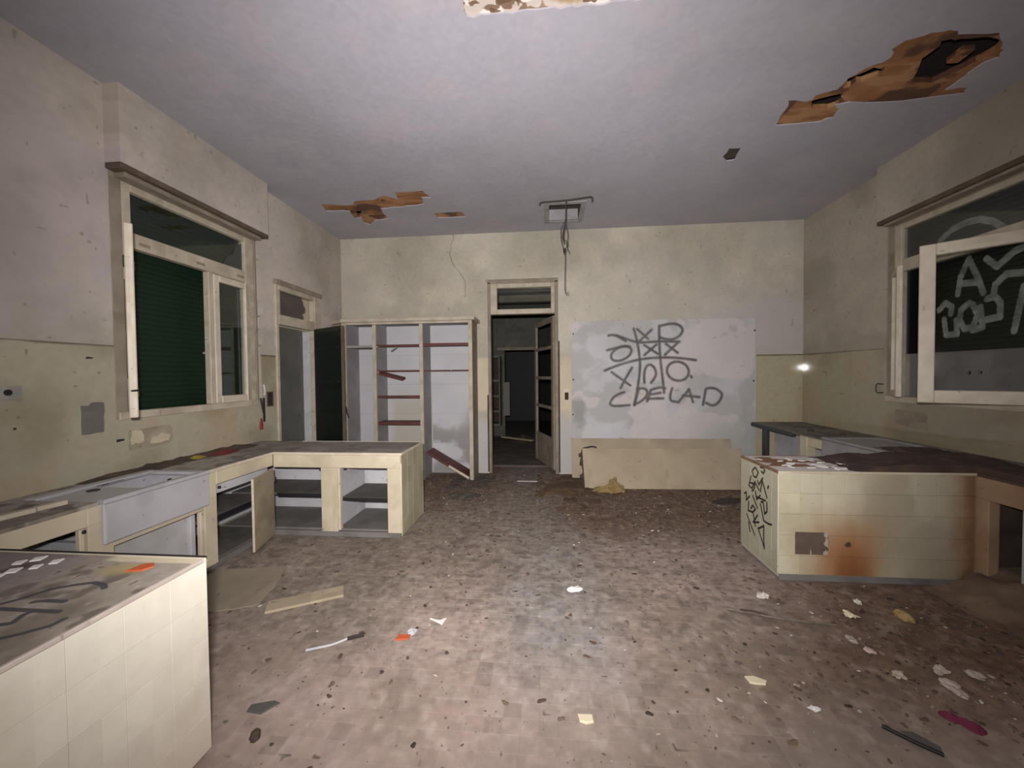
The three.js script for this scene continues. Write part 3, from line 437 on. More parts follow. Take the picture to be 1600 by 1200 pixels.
{
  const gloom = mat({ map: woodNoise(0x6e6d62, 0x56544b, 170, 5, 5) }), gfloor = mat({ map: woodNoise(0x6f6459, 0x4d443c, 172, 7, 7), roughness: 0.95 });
  const Z2 = -9.4, CX = -2.4, CX2 = 2.0;
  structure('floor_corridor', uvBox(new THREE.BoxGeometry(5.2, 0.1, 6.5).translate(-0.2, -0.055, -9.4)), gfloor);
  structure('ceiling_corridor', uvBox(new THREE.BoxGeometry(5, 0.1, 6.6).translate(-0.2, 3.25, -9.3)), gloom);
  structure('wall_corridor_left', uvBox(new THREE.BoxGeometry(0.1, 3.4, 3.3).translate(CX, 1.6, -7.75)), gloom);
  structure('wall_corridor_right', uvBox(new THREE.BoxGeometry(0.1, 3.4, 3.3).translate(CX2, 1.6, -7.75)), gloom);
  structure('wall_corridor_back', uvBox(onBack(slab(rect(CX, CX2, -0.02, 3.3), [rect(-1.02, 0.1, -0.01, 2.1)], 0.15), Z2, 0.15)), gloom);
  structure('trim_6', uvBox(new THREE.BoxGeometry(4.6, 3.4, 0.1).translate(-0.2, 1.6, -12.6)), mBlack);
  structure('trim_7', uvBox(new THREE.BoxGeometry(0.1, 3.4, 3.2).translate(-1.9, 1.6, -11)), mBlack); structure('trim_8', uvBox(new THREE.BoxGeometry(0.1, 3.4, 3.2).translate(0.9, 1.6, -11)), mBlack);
  for (const [z, x0, x1] of [[-7.2, -2.3, 1.9], [-8.3, -2.3, 1.9]]) structure(numbered('beam'), box(x0, x1, 3.05, 3.2, z - 0.08, z + 0.08, 0.01), mCasing);
  structure('lintel_corridor', box(-1.2, 0.2, 2.1, 2.17, Z2, Z2 + 0.05), mCasing);
  const c = thing('storage_cabinet', 'dim greenish open cabinet seen through the rear doorway', 'cabinet', [-1.3, 0, -9.1]); const mc = mat({ map: woodNoise(0x77796a, 0x5d5f52, 174, 5, 5) });
  part(c, 'side_panel', box(-1.6, -1.57, 0.3, 1.95, -9.3, -8.9), mc); part(c, 'side_panel', box(-1.11, -1.08, 0.3, 1.95, -9.3, -8.9), mc); part(c, 'back_panel', box(-1.57, -1.11, 0.3, 1.95, -9.32, -9.3), mDorr);
  for (const y of [0.3, 0.62, 0.98, 1.34, 1.9]) part(c, 'shelf', box(-1.57, -1.11, y, y + 0.06, -9.3, -8.9), mc);
  for (const x of [-1.585, -1.095]) part(c, 'foot', box(x - 0.015, x + 0.015, 0, 0.3, -9.3, -9.26), mc);
  single('pale_panel', 'narrow pale panel fixed beside the far opening in the dark room', 'panel', box(-1.06, -0.9, 0.5, 1.32, Z2 + 0.001, Z2 + 0.025, 0.004), mat({ color: col(0x7c7c75) }));
  { const g = box(-0.4, 0.4, 0, 0.03, -0.05, 0.05, 0.004); const o = single('fallen_plank', 'pale plank lying across the floor of the dark room', 'plank', g, mBoard); o.position.set(-0.66, 0.06, -8.55); o.rotation.set(0, -0.45, -0.03); }
  single('rubble_pile', 'low pile of rubble on the floor of the dark room', 'rubble', heap(-1.0, -0.1, -9.2, -8.3, -0.005, (x, z) => 0.14 * (1 - Math.hypot((x + 0.55) / 0.45, (z + 8.75) / 0.45)) * (0.5 + fbm(x * 9, z * 9, 3, 175)), 30, 30), mDorr);
  single('threshold_chip', 'thin white strip lying on the doorway threshold', 'strip', box(-0.42, -0.14, 0.0005, 0.006, -5.38, -5.36, 0.001), mWhiteBit);
}

// ---------------------------------------------------------------- built-in shelves in the left rear corner
{
  const Z = -5.36, t = thing('shelf_unit', 'tall built-in cream shelf unit with dark red shelves in the rear left corner', 'shelf unit', [-2.05, 0, -5.58]);
  const p = (n, a, b, c, d, e, f, m = mFrame) => part(t, n, box(a, b, c, d, e, f, 0.003), m);
  const innerGrey = mat({ map: woodNoise(0x9b999b, 0x85827f, 180, 4, 4) });
  p('back_panel', -2.93, -1.06, 0, 2.28, ZB + 0.005, ZB + 0.02, mat({ map: tex(768, 896, -2.93, 0, 1.9, 2.3, (x, y) => { let c = mix(hex(0xb4b2b8), hex(0xc4c2c6), fbm(x * 3, y * 3, 3, 181)); c = mix(c, hex(0xb7b0a2), ss(1.35, 1.0, y) * (x < -1.75 ? 1 : 0) * ss(-2.45, -2.3, x)); c = mix(c, hex(0x85827e), 0.8 * ss(0.42, 0.64, fbm(x * 3.4 + 2, y * 3.4, 4, 182)) * ss(1.15, 0.7, y + 0.25 * fbm(x * 5, y, 2, 183)) * (x > -1.75 ? 1 : 0)); const s = Math.abs((y % 0.45) - 0.02); return mix(c, hex(0x9a989c), 0.5 * ss(0.006, 0.002, s)); }), roughness: 0.9 }));
  { const g = t.children[0].geometry; uvPlan(g, (x, y) => [(x - 2.05 + 2.93) / 1.9, y / 2.3]); }
  p('stile', -2.965, -2.9, 0, 2.28, Z - 0.035, Z); p('stile', -2.5, -2.448, 0, 2.24, Z - 0.035, Z); p('stile', -1.807, -1.755, 0, 2.24, Z - 0.035, Z); p('stile', -1.095, -1.04, 0, 2.28, Z - 0.035, Z);
  p('side_panel', -1.085, -1.045, 0, 2.28, ZB + 0.005, Z - 0.035, mCasing); p('side_panel', -2.94, -2.91, 0, 2.28, ZB + 0.02, Z - 0.035, innerGrey);
  p('partition', -2.485, -2.46, 0, 2.28, ZB + 0.02, Z - 0.035, innerGrey); p('partition', -1.795, -1.768, 0, 2.28, ZB + 0.02, Z - 0.035, innerGrey);
  p('cornice', -2.965, -1.0, 2.28, 2.33, ZB + 0.005, Z + 0.03); p('head_rail', -2.9, -1.095, 2.245, 2.28, Z - 0.03, Z - 0.002);
  p('top_panel', -2.94, -1.05, 2.265, 2.28, ZB + 0.02, Z - 0.035, innerGrey);
  const sh = (a, b, y, m, d = 0.35, k = 0.03, lab) => { const o = p('shelf', a, b, y, y + k, Z - 0.03 - d, Z - 0.03, m); if (lab) o.userData.label = lab; };
  sh(-2.905, -2.486, 1.915, mShelfGrey, 0.38, 0.035, 'grey shelf in the left bay'); sh(-2.458, -1.797, 1.925, mRed, 0.1); sh(-2.458, -1.797, 1.18, mRed, 0.1, 0.034); sh(-2.458, -1.797, 0.79, mRed, 0.26, 0.04);
  sh(-1.766, -1.088, 1.925, mRed, 0.12, 0.04); sh(-1.766, -1.088, 1.565, mRed, 0.06, 0.016); sh(-2.458, -1.797, 1.565, mRed, 0.06, 0.02);
  // chamfered end that turns back to the left wall
  const wing = (n, y0, y1, d, m) => { const L = Math.hypot(0.23, 0.12), g = box(-L, 0, y0, y1, -d, 0, 0.003).rotateY(-Math.atan2(0.12, 0.23)).translate(-2.95, 0, Z); part(t, n, g, m); };
  wing('wing_panel', 0, 2.27, 0.02, mCasing); wing('cornice', 2.28, 2.33, 0.05, mFrame);
  for (const [x, y] of [[-2.43, 1.925], [-2.43, 1.56], [-1.78, 1.93], [-1.35, 1.58]]) part(t, 'nail', new THREE.CylinderGeometry(0.006, 0.006, 0.02, 8).rotateX(Math.PI / 2).translate(x, y, Z - 0.015), mWhiteBit);
  { const g = box(0, 0.36, -0.014, 0.014, -0.06, 0.06, 0.003); const o = single('broken_shelf', 'broken dark red shelf plank hanging slanted in the middle bay', 'plank', g, mRed); o.position.set(-2.25, 1.49, Z - 0.09); o.rotation.set(0.2, 0, -0.26); }
  { const g = box(-0.05, 0.05, -0.008, 0.008, -0.02, 0.02, 0.002); const o = single('splinter', 'short grey splinter dangling under the top shelf of the middle bay', 'splinter', g, mShelfGrey); o.position.set(-2.2, 1.885, Z - 0.07); o.rotation.z = 0.6; }
  { const L = 0.72, g = merge([box(-L / 2, L / 2, -0.014, 0.014, -0.16, 0.16, 0.003)]); const o = single('fallen_shelf', 'fallen dark red shelf board leaning across the bottom of the right bay', 'board', g, mRed); o.position.set(-1.43, 0.2, Z - 0.19); o.rotation.z = -0.53; 
    const e = shadowed(new THREE.Mesh(box(0.02, L / 2, -0.017, 0.017, 0.16, 0.172, 0.002).translate(0, 0.014, 0), mSash)); e.name = 'bare_edge'; e.userData.label = 'pale edge strip'; o.add(e); }
  const s = thing('torn_strip', 'torn dark red edging strips hanging from the left stile of the shelves', 'strip', [-2.93, 0.9, Z + 0.012]);
  part(s, 'strip', tube([[-2.945, 1.28, Z + 0.01], [-2.94, 1.1, Z + 0.012], [-2.93, 0.85, Z + 0.02], [-2.92, 0.72, Z + 0.02]], 0.011, 20, 5), mRed); part(s, 'strip', tube([[-2.94, 1.15, Z + 0.01], [-2.9, 1.05, Z + 0.05], [-2.84, 0.9, Z + 0.06]], 0.009, 20, 5), mDark); part(s, 'strip', tube([[-2.94, 1.1, Z + 0.01], [-2.89, 1.07, Z + 0.05], [-2.86, 1.0, Z + 0.06]], 0.007, 20, 5), mRed);
}

// ---------------------------------------------------------------- white wall panel with the spray-painted game and lettering
{
  const S = [[450, 165, 480, 260, 505, 400, 525, 560, 510, 720, 480, 900, 455, 1020], [735, 140, 735, 300, 745, 480, 765, 660, 785, 830, 790, 885], [165, 235, 215, 225, 310, 255, 480, 320, 600, 318, 740, 310, 960, 318], [120, 630, 260, 570, 520, 505, 740, 488, 960, 497, 1140, 525], [260, 240, 360, 300], [650, 180, 520, 300], [490, 170, 610, 280],
    [150, 400, 330, 355, 400, 365], [570, 350, 720, 450], [705, 345, 570, 460], [810, 340, 940, 440], [940, 330, 800, 460], [200, 650, 410, 800], [430, 600, 350, 730, 300, 830], [570, 770, 562, 680, 585, 590, 635, 560, 690, 610, 705, 690, 645, 770], [1085, 700, 1095, 715],
    [340, 875, 250, 900, 180, 980, 180, 1020, 240, 1035, 400, 1022], [510, 830, 455, 1020], [490, 840, 560, 825, 610, 870, 590, 930, 520, 990, 460, 1010], [640, 855, 600, 980], [650, 850, 730, 820, 800, 835], [630, 905, 750, 885], [600, 950, 780, 948], [880, 835, 830, 970, 940, 990], [1065, 850, 950, 990], [1065, 850, 1110, 990], [1000, 915, 1180, 935], [1250, 850, 1220, 1020], [1260, 840, 1330, 825, 1420, 880, 1430, 930, 1380, 1010, 1320, 1035, 1255, 1000], [745, 140, 860, 110, 960, 130, 1005, 190, 960, 260, 880, 295, 790, 285, 745, 265]];
  const PX = 1160, PY = 904, k = ink(PX, PY, (g) => {
    const q = (a, b) => [(a / 7.06 + 37) * 4, (b / 7.06 - 9.5) * 4];
    for (const pass of [[24, 0.25], [13, 0.85]]) { g.strokeStyle = 'rgba(0,0,0,' + pass[1] + ')'; g.lineWidth = pass[0];
      for (const s of S) { g.beginPath(); const P = pairs(s).map((p) => q(...p)); g.moveTo(...P[0]); for (let i = 1; i < P.length; i++) { const e = P[i], m = i < P.length - 1 ? [(e[0] + P[i + 1][0]) / 2, (e[1] + P[i + 1][1]) / 2] : e; g.quadraticCurveTo(e[0], e[1], m[0], m[1]); } g.stroke(); }
      for (const [x, y, rx, ry, a] of [[308, 440, 122, 72, -0.42], [942, 645, 122, 104, 0.3]]) { g.beginPath(); g.ellipse(...q(x, y), rx * 4 / 7.06, ry * 4 / 7.06, a, 0, 7); g.stroke(); } }
  });
  const m = mat({ map: tex(PX, PY, 0, 0, 2.6, 2.085, (x, y, i, j) => {
    let c = mix(hex(0xc3c2c8), hex(0xb5b2b4), fbm(x * 2, y * 2, 4, 191)); c = mix(c, hex(0xaaa7a2), 0.7 * ss(0.45, 0.56, fbm(x * 1.3 + 4, y * 1.6, 5, 192)) * ss(0.3, 0.8, x)); c = mix(c, hex(0x9d9c96), 0.5 * ss(0.5, 0.62, fbm(x * 2.3 + 1, y * 2.3, 5, 198))); c = mix(c, hex(0xcbc0bd), 0.7 * ss(0.52, 0.57, fbm(x * 1.7, y * 2.1 + 9, 4, 193)));
    c = mix(c, hex(0x8c8d86), 0.8 * ss(0.16, 0.06, Math.hypot(x - 0.1, (y - 0.75) * 0.7) + 0.2 * (fbm(x * 7, y * 7, 4, 194) - 0.5))); c = mix(c, hex(0xa5a8a2), 0.7 * ss(0.75, 0.4, y + 0.3 * (fbm(x * 4, y * 4, 3, 195) - 0.5)) * ss(1.5, 2.3, x)); c = mix(c, hex(0x7e7a74), 0.5 * speck(x, y, 20, 196, 0.94));
    return mix(c, hex(0x3c3a3b), Math.min(1, k(i, j)) * (0.62 + 0.35 * fbm(x * 11, y * 11, 3, 197))); }), roughness: 0.7 });
  const t = thing('wall_panel', 'large white wall panel spray-painted with noughts and crosses and CDELAD lettering', 'panel', [1.675, 0.2, ZB + 0.006]);
  part(t, 'board', uvPlan(box(0.375, 2.975, 0.2, 2.285, ZB, ZB + 0.012, 0.002), (x, y) => [(x - 0.375) / 2.6, (y - 0.2) / 2.085]), m);
  for (const [x, y] of [[0.4, 2.1], [0.4, 1.42], [2.96, 2.1], [2.95, 1.38], [0.39, 0.9]]) part(t, 'nail', new THREE.CylinderGeometry(0.011, 0.011, 0.012, 10).rotateX(Math.PI / 2).translate(x, y, ZB + 0.016), mDark);
}
{ // two hardboards leaning under it
  const a = single('leaning_board', 'beige hardboard sheet leaning against the wall under the white panel, behind another', 'board', box(-1.13, 1.13, 0, 0.57, -0.005, 0.005, 0.002), mBoard); a.position.set(1.49, 0, -5.60); a.rotation.x = -0.27;
  const b = single('leaning_board', 'longer beige hardboard sheet in front of the other, yellow foam at its foot', 'board', box(-1.06, 1.06, 0, 0.55, -0.005, 0.005, 0.002), mBoard); b.position.set(1.55, 0.0, -5.1); b.rotation.set(-0.52, 0.03, 0.0, 'YXZ');
  const r = thing('torn_edging', 'torn dark edging along the near corner of the front leaning board', 'edging', [0.5, 0, -5.2]);
  part(r, 'strip', tube([[0.475, 0.02, -5.09], [0.47, 0.1, -5.15], [0.48, 0.2, -5.2], [0.468, 0.3, -5.26], [0.475, 0.4, -5.32], [0.49, 0.47, -5.36], [0.56, 0.49, -5.37], [0.62, 0.5, -5.38], [0.68, 0.49, -5.37]], 0.009, 60, 5), mDorr);
  for (const [y, z, h] of [[0.12, -5.15, 0.05], [0.27, -5.25, 0.07], [0.37, -5.31, 0.05]]) part(r, 'flap', lump(0.022, h, 0.015, 4 + h * 300 | 0, 0.8, 2).translate(0.462, y, z), mDorr);
}
// light switch by the rear doorway, boxes and pull strap beside the left window, ring on the right wall
{
  const s = thing('light_switch', 'small dark light switch in a pale plate right of the rear doorway', 'switch', [0.3, 1.12, ZB]);
  part(s, 'plate', box(0.255, 0.345, 1.1, 1.29, ZB, ZB + 0.01, 0.003), mSash); part(s, 'rocker', box(0.27, 0.325, 1.12, 1.23, ZB + 0.008, ZB + 0.02, 0.004), mDark);
  const j = thing('junction_box', 'open dark junction box on the wall right of the left window', 'box', [XL, 1.18, -4.15]);
  part(j, 'cavity', box(XL, XL + 0.012, 1.17, 1.33, -4.21, -4.12, 0.002), mDark); part(j, 'rim', uvBox(onLeft(slab(rect(4.115, 4.215, 1.165, 1.335), [rect(4.125, 4.205, 1.175, 1.325)], 0.014), XL + 0.018, 0.014)), mDarkWood);
  const p = thing('shutter_strap', 'dark shutter strap with a red tail below the left window corner', 'strap', [XL + 0.02, 0.9, -4.04]);
  part(p, 'hook', tube([[XL + 0.02, 1.42, -4.06], [XL + 0.03, 1.36, -4.06], [XL + 0.02, 1.3, -4.07]], 0.012, 12), mWhiteIn);
  part(p, 'strap', box(XL + 0.014, XL + 0.022, 1.0, 1.27, -4.075, -4.045, 0.002), mDark); part(p, 'strap', tube([[XL + 0.02, 1.27, -4.01], [XL + 0.03, 1.17, -4.02], [XL + 0.02, 1.1, -4.05]], 0.01, 16, 5), mDark); part(p, 'tail', lump(0.012, 0.1, 0.02, 3, 0.3, 2).translate(XL + 0.022, 0.92, -4.01), mat({ color: col(0x7c2420) }));
  const o = thing('wall_outlet', 'broken wall outlet with a dark hole at the left edge of the picture', 'outlet', [XL, 1.4, -2.0]);
  part(o, 'plate', uvBox(onLeft(slab(ragged(rect(1.9, 2.06, 1.38, 1.46), 0.008, 4, 61), [], 0.014), XL + 0.02, 0.014)), mShelfGrey); part(o, 'socket', new THREE.CylinderGeometry(0.018, 0.018, 0.01, 14).rotateZ(Math.PI / 2).translate(XL + 0.021, 1.425, -1.995), mBlack);
  const rg = thing('wall_ring', 'small wire ring on the right wall beside the window', 'ring', [XR - 0.01, 1.26, -4.5]); part(rg, 'ring', tube([[XR - 0.01, 1.36, -4.48], [XR - 0.025, 1.36, -4.54], [XR - 0.025, 1.27, -4.54], [XR - 0.01, 1.27, -4.48]], 0.006, 24, 6), mWire);
}

// ---------------------------------------------------------------- masonry counters on the left
const dirtTop = (px, py, x0, z0, w, h, base, s, extra) => mat({ map: tex(px, py, x0, z0, w, h, (x, z, i, j) => { let c = mix(hex(base), [hex(base)[0] * 0.8, hex(base)[1] * 0.78, hex(base)[2] * 0.75], ss(0.4, 0.65, fbm(x * 4, z * 4, 4, s))); c = mix(c, hex(0x574c42), 0.6 * ss(0.6, 0.72, fbm(x * 9, z * 9, 3, s + 2))); c = mix(c, hex(0xb4aaa0), 0.5 * speck(x, z, 40, s + 3, 0.93)); c = mix(c, hex(0x40362e), 0.6 * speck(x, z, 48, s + 4, 0.93)); const f = 0.92 + 0.16 * fbm(x * 40, z * 40, 2, s + 5); c = [c[0] * f, c[1] * f, c[2] * f]; return extra ? extra(c, x, z, i, j) : c; }), roughness: 0.92 });
const topUV = (g, x0, z0, w, h) => uvPlan(nonIdx(g), (x, y, z) => [(x - x0) / w, (z - z0) / h]);
const flat = (pts, t, y, holes = []) => overhead(slab(pts, holes, t), y);       // outline (x, z), top face at y
const FX = -2.58, PF = -3.4, PB = -4.02, PX1 = -1.33;
{
  const t = thing('masonry_counter', 'cream masonry counter with open bays along the left wall under the window', 'counter', [-2.88, 0, -2.4]);
  const p = (n, a, b, c, d, e, f, m = mCream, k = 0.004) => part(t, n, box(a, b, c, d, e, f, k), m);
  const fr = (n, y0, y1, z0, z1, m = mCream, d = 0.07) => p(n, FX - d, FX, y0, y1, z0, z1, m);
  fr('lintel', 0.665, 0.772, -1.925, -0.6); fr('post', 0.05, 0.665, -2.055, -1.925); p('post', FX - 0.07, FX, 0.665, 0.772, -2.055, -1.925);
  fr('post', 0.05, 0.772, -2.775, -2.665); fr('lintel', 0.665, 0.772, PF, -2.775); p('lower_rail', FX - 0.07, FX - 0.002, 0.5, 0.535, -2.665, -2.055);
  fr('post', 0.05, 0.665, -1.2, -1.08);
  p('kick', FX - 0.09, FX - 0.03, 0, 0.05, PF, -0.6, mKick); p('base_slab', XL + 0.01, FX - 0.03, 0.05, 0.075, PF, -0.6, mGreyIn);
  p('back_lining', XL + 0.01, XL + 0.03, 0.075, 0.76, PF - 0.6, -0.6, mWhiteIn); p('sink_panel', FX - 0.13, FX - 0.1, 0.075, 0.5, -2.66, -2.06, mat({ map: woodNoise(0xb9b7ba, 0x9c9896, 200, 5, 5) })); 
  for (const z of [-2.07, -2.64]) p('partition', XL + 0.03, FX - 0.075, 0.075, 0.51, z - 0.02, z + 0.02, mWhiteIn);
  p('door_stop', FX - 0.05, FX - 0.02, 0.06, 0.66, -1.925, -1.9, mSash); p('door_stop', FX - 0.05, FX - 0.02, 0.06, 0.5, -2.665, -2.645, mSash);
  p('shelf', XL + 0.03, FX - 0.09, 0.36, 0.385, PF - 0.02, -2.72, mGreyIn); p('shelf_lip', FX - 0.09, FX - 0.08, 0.35, 0.385, PF - 0.02, -2.78, mBlack);
  p('inner_lintel', FX - 0.12, FX - 0.07, 0.57, 0.76, PF - 0.02, -2.78, mWhiteIn);
  const door = new THREE.Group(); door.name = 'door'; door.userData.label = 'tan door leaf standing slightly open'; door.position.set(FX + 0.015 + 2.88, 0, -3.375 + 2.4); door.rotation.y = Math.atan2(0.1, 0.38) - Math.PI / 2; t.add(door);
  sub(door, 'leaf', box(0, 0.385, 0.025, 0.645, -0.009, 0.009, 0.002), mDoorLeaf); sub(door, 'edge_strip', box(0.385, 0.389, 0.025, 0.645, -0.009, 0.009, 0.001), mSash); for (const y of [0.12, 0.55]) sub(door, 'hinge', new THREE.CylinderGeometry(0.007, 0.007, 0.06, 8).translate(-0.004, y, -0.01), mSteel);
  for (const [z, y] of [[-2.82, 0.62], [-1.95 + 0.03, 0.63]]) p('latch', FX - 0.03, FX - 0.01, y, y + 0.02, z - 0.01, z + 0.01, mBlack);
}
{
  const t = thing('tiled_peninsula', 'cream masonry peninsula with two open shelved bays, beside the shelf unit', 'counter', [-1.95, 0, -3.7]);
  const p = (n, a, b, c, d, e, f, m = mCream, k = 0.004) => part(t, n, box(a, b, c, d, e, f, k), m);
  p('lintel', FX, PX1 - 0.012, 0.65, 0.772, PF - 0.07, PF); p('post', -2.11, -1.952, 0.05, 0.65, PF - 0.07, PF); p('post', -1.468, PX1 - 0.012, 0.05, 0.65, PF - 0.07, PF);
  p('kick', FX - 0.1, PX1 - 0.02, 0, 0.05, PF - 0.09, PF - 0.008, mKick); p('base_slab', XL + 0.04, PX1 - 0.03, 0.05, 0.07, PB + 0.02, PF - 0.03, mKick);
  p('back_lining', XL + 0.03, PX1 - 0.012, 0.07, 0.77, PB, PB + 0.04, mWhiteIn); p('back_course', XL + 0.03, PX1 - 0.012, 0, 0.07, PB, PB + 0.04, mKick);
  p('partition', -2.0, -1.965, 0.07, 0.76, PB + 0.04, PF - 0.07, mWhiteIn); p('end_wall', PX1 - 0.09, PX1 - 0.008, 0.02, 0.772, PB, PF - 0.07, mWhiteIn);
  p('shelf', -3.1, -2.0, 0.355, 0.375, PB + 0.04, PF - 0.1, mGreyIn); p('shelf_lip', -2.62, -2.0, 0.345, 0.375, PF - 0.1, PF - 0.092, mBlack); p('shelf', -1.965, -1.42, 0.325, 0.345, PB + 0.04, PF - 0.09, mGreyIn); p('shelf_lip', -1.965, -1.42, 0.315, 0.345, PF - 0.09, PF - 0.082, mBlack);
  p('door_stop', -1.952, -1.93, 0.06, 0.65, PF - 0.06, PF - 0.01, mSash); for (const [x, y] of [[-2.15, 0.62], [-1.9, 0.62], [-1.48, 0.52]]) p('latch', x - 0.012, x + 0.012, y, y + 0.022, PF - 0.065, PF - 0.045, mBlack);
  tiled(t, 'tile', [PX1 - 0.008, 0.012, PF], [0, 0, -1], [0, 1, 0], PF - PB, 0.76, 0.15, 0.007, mCreamSide); p('corner_bead', PX1 - 0.012, PX1 + 0.001, 0.05, 0.7, PF - 0.006, PF + 0.003, mSash);
}
{
  const m = dirtTop(768, 1024, XL, -4.1, 1.9, 3.6, 0xa0978b, 210, (c, x, z) => { c = mix(c, hex(0x5b3a2c), 0.8 * ss(0.25, 0.02, x - XL + 0.15 * (fbm(x * 9, z * 9, 3, 213) - 0.5)) * ss(-2.3, -2.8, z) * (z > -3.7 ? 1 : 0)); return mix(c, hex(0x807870), 0.5 * (z < -3.3 ? 1 : 0)); });
  const t = thing('worktop', 'dirty grey L-shaped worktop on the left counters running under the window', 'worktop', [-2.6, 0.772, -3.0]);
  const SK = [[-3.08, -2.69], [FX + 0.001, -2.69], [FX + 0.001, -1.98], [-3.08, -1.98]];
  const g = flat([[XL + 0.008, -0.6], [XL + 0.008, PB], [PX1, PB], [PX1, PF], [FX, PF], [FX, SK[1][1]], [SK[0][0], SK[0][1]], [SK[3][0], SK[3][1]], [FX, SK[2][1]], [FX, -0.6]], 0.02, H);
  part(t, 'slab', topUV(g, XL, -4.1, 1.9, 3.6), m); const e = (a, b, c, d) => part(t, 'edge_strip', box(a, b, 0.768, H + 0.004, c, d, 0.005), mSash);
  e(FX - 0.01, FX + 0.006, PF, -2.7); e(FX, PX1, PF - 0.012, PF + 0.005); e(XL + 0.5, PX1, PB - 0.004, PB + 0.02); e(PX1 - 0.012, PX1 + 0.003, PB, PF);
}
{ // ceramic trough sink set into the counter front
  const t = thing('sink', 'white ceramic trough sink with a deep apron in the left counter', 'sink', [-2.83, 0.53, -2.335]); const z0 = -2.688, z1 = -1.985, x0 = -3.075, x1 = FX + 0.035;
  const p = (n, a, b, c, d, e, f, k = 0.008, m = mCeramic) => part(t, n, box(a, b, c, d, e, f, k), m);
  p('apron', FX + 0.0015, x1 - 0.008, 0.535, 0.775, z0, z1); part(t, 'rim', merge([box(x1 - 0.055, x1, 0.772, 0.8, z0, z1, 0.012), box(x0, x0 + 0.08, 0.772, 0.798, z0, z1, 0.01), box(x0 + 0.08, x1 - 0.055, 0.772, 0.798, z0, z0 + 0.06, 0.01)]), mCeramic);
  p('drainboard', x0 + 0.08, x1 - 0.05, 0.755, 0.785, -2.28, z1, 0.006); p('basin_floor', x0 + 0.02, x1 - 0.05, 0.63, 0.65, z0, -2.26); p('basin_wall', x0, x0 + 0.03, 0.63, 0.772, z0, -2.26); p('basin_wall', x0 + 0.03, x1 - 0.05, 0.65, 0.772, z0, z0 + 0.03); p('basin_wall', x0 + 0.03, x1 - 0.05, 0.65, 0.756, -2.28, -2.255);
  part(t, 'drain', new THREE.CylinderGeometry(0.032, 0.032, 0.006, 20).translate(-2.9, 0.786, -2.2), mBlack); part(t, 'tap_hole', new THREE.CylinderGeometry(0.022, 0.022, 0.006, 16).rotateX(Math.PI / 2).translate(-2.85, 0.72, z0 + 0.033), mDark); part(t, 'drain', new THREE.CylinderGeometry(0.028, 0.028, 0.006, 20).translate(-2.8, 0.653, -2.5), mBlack);
}
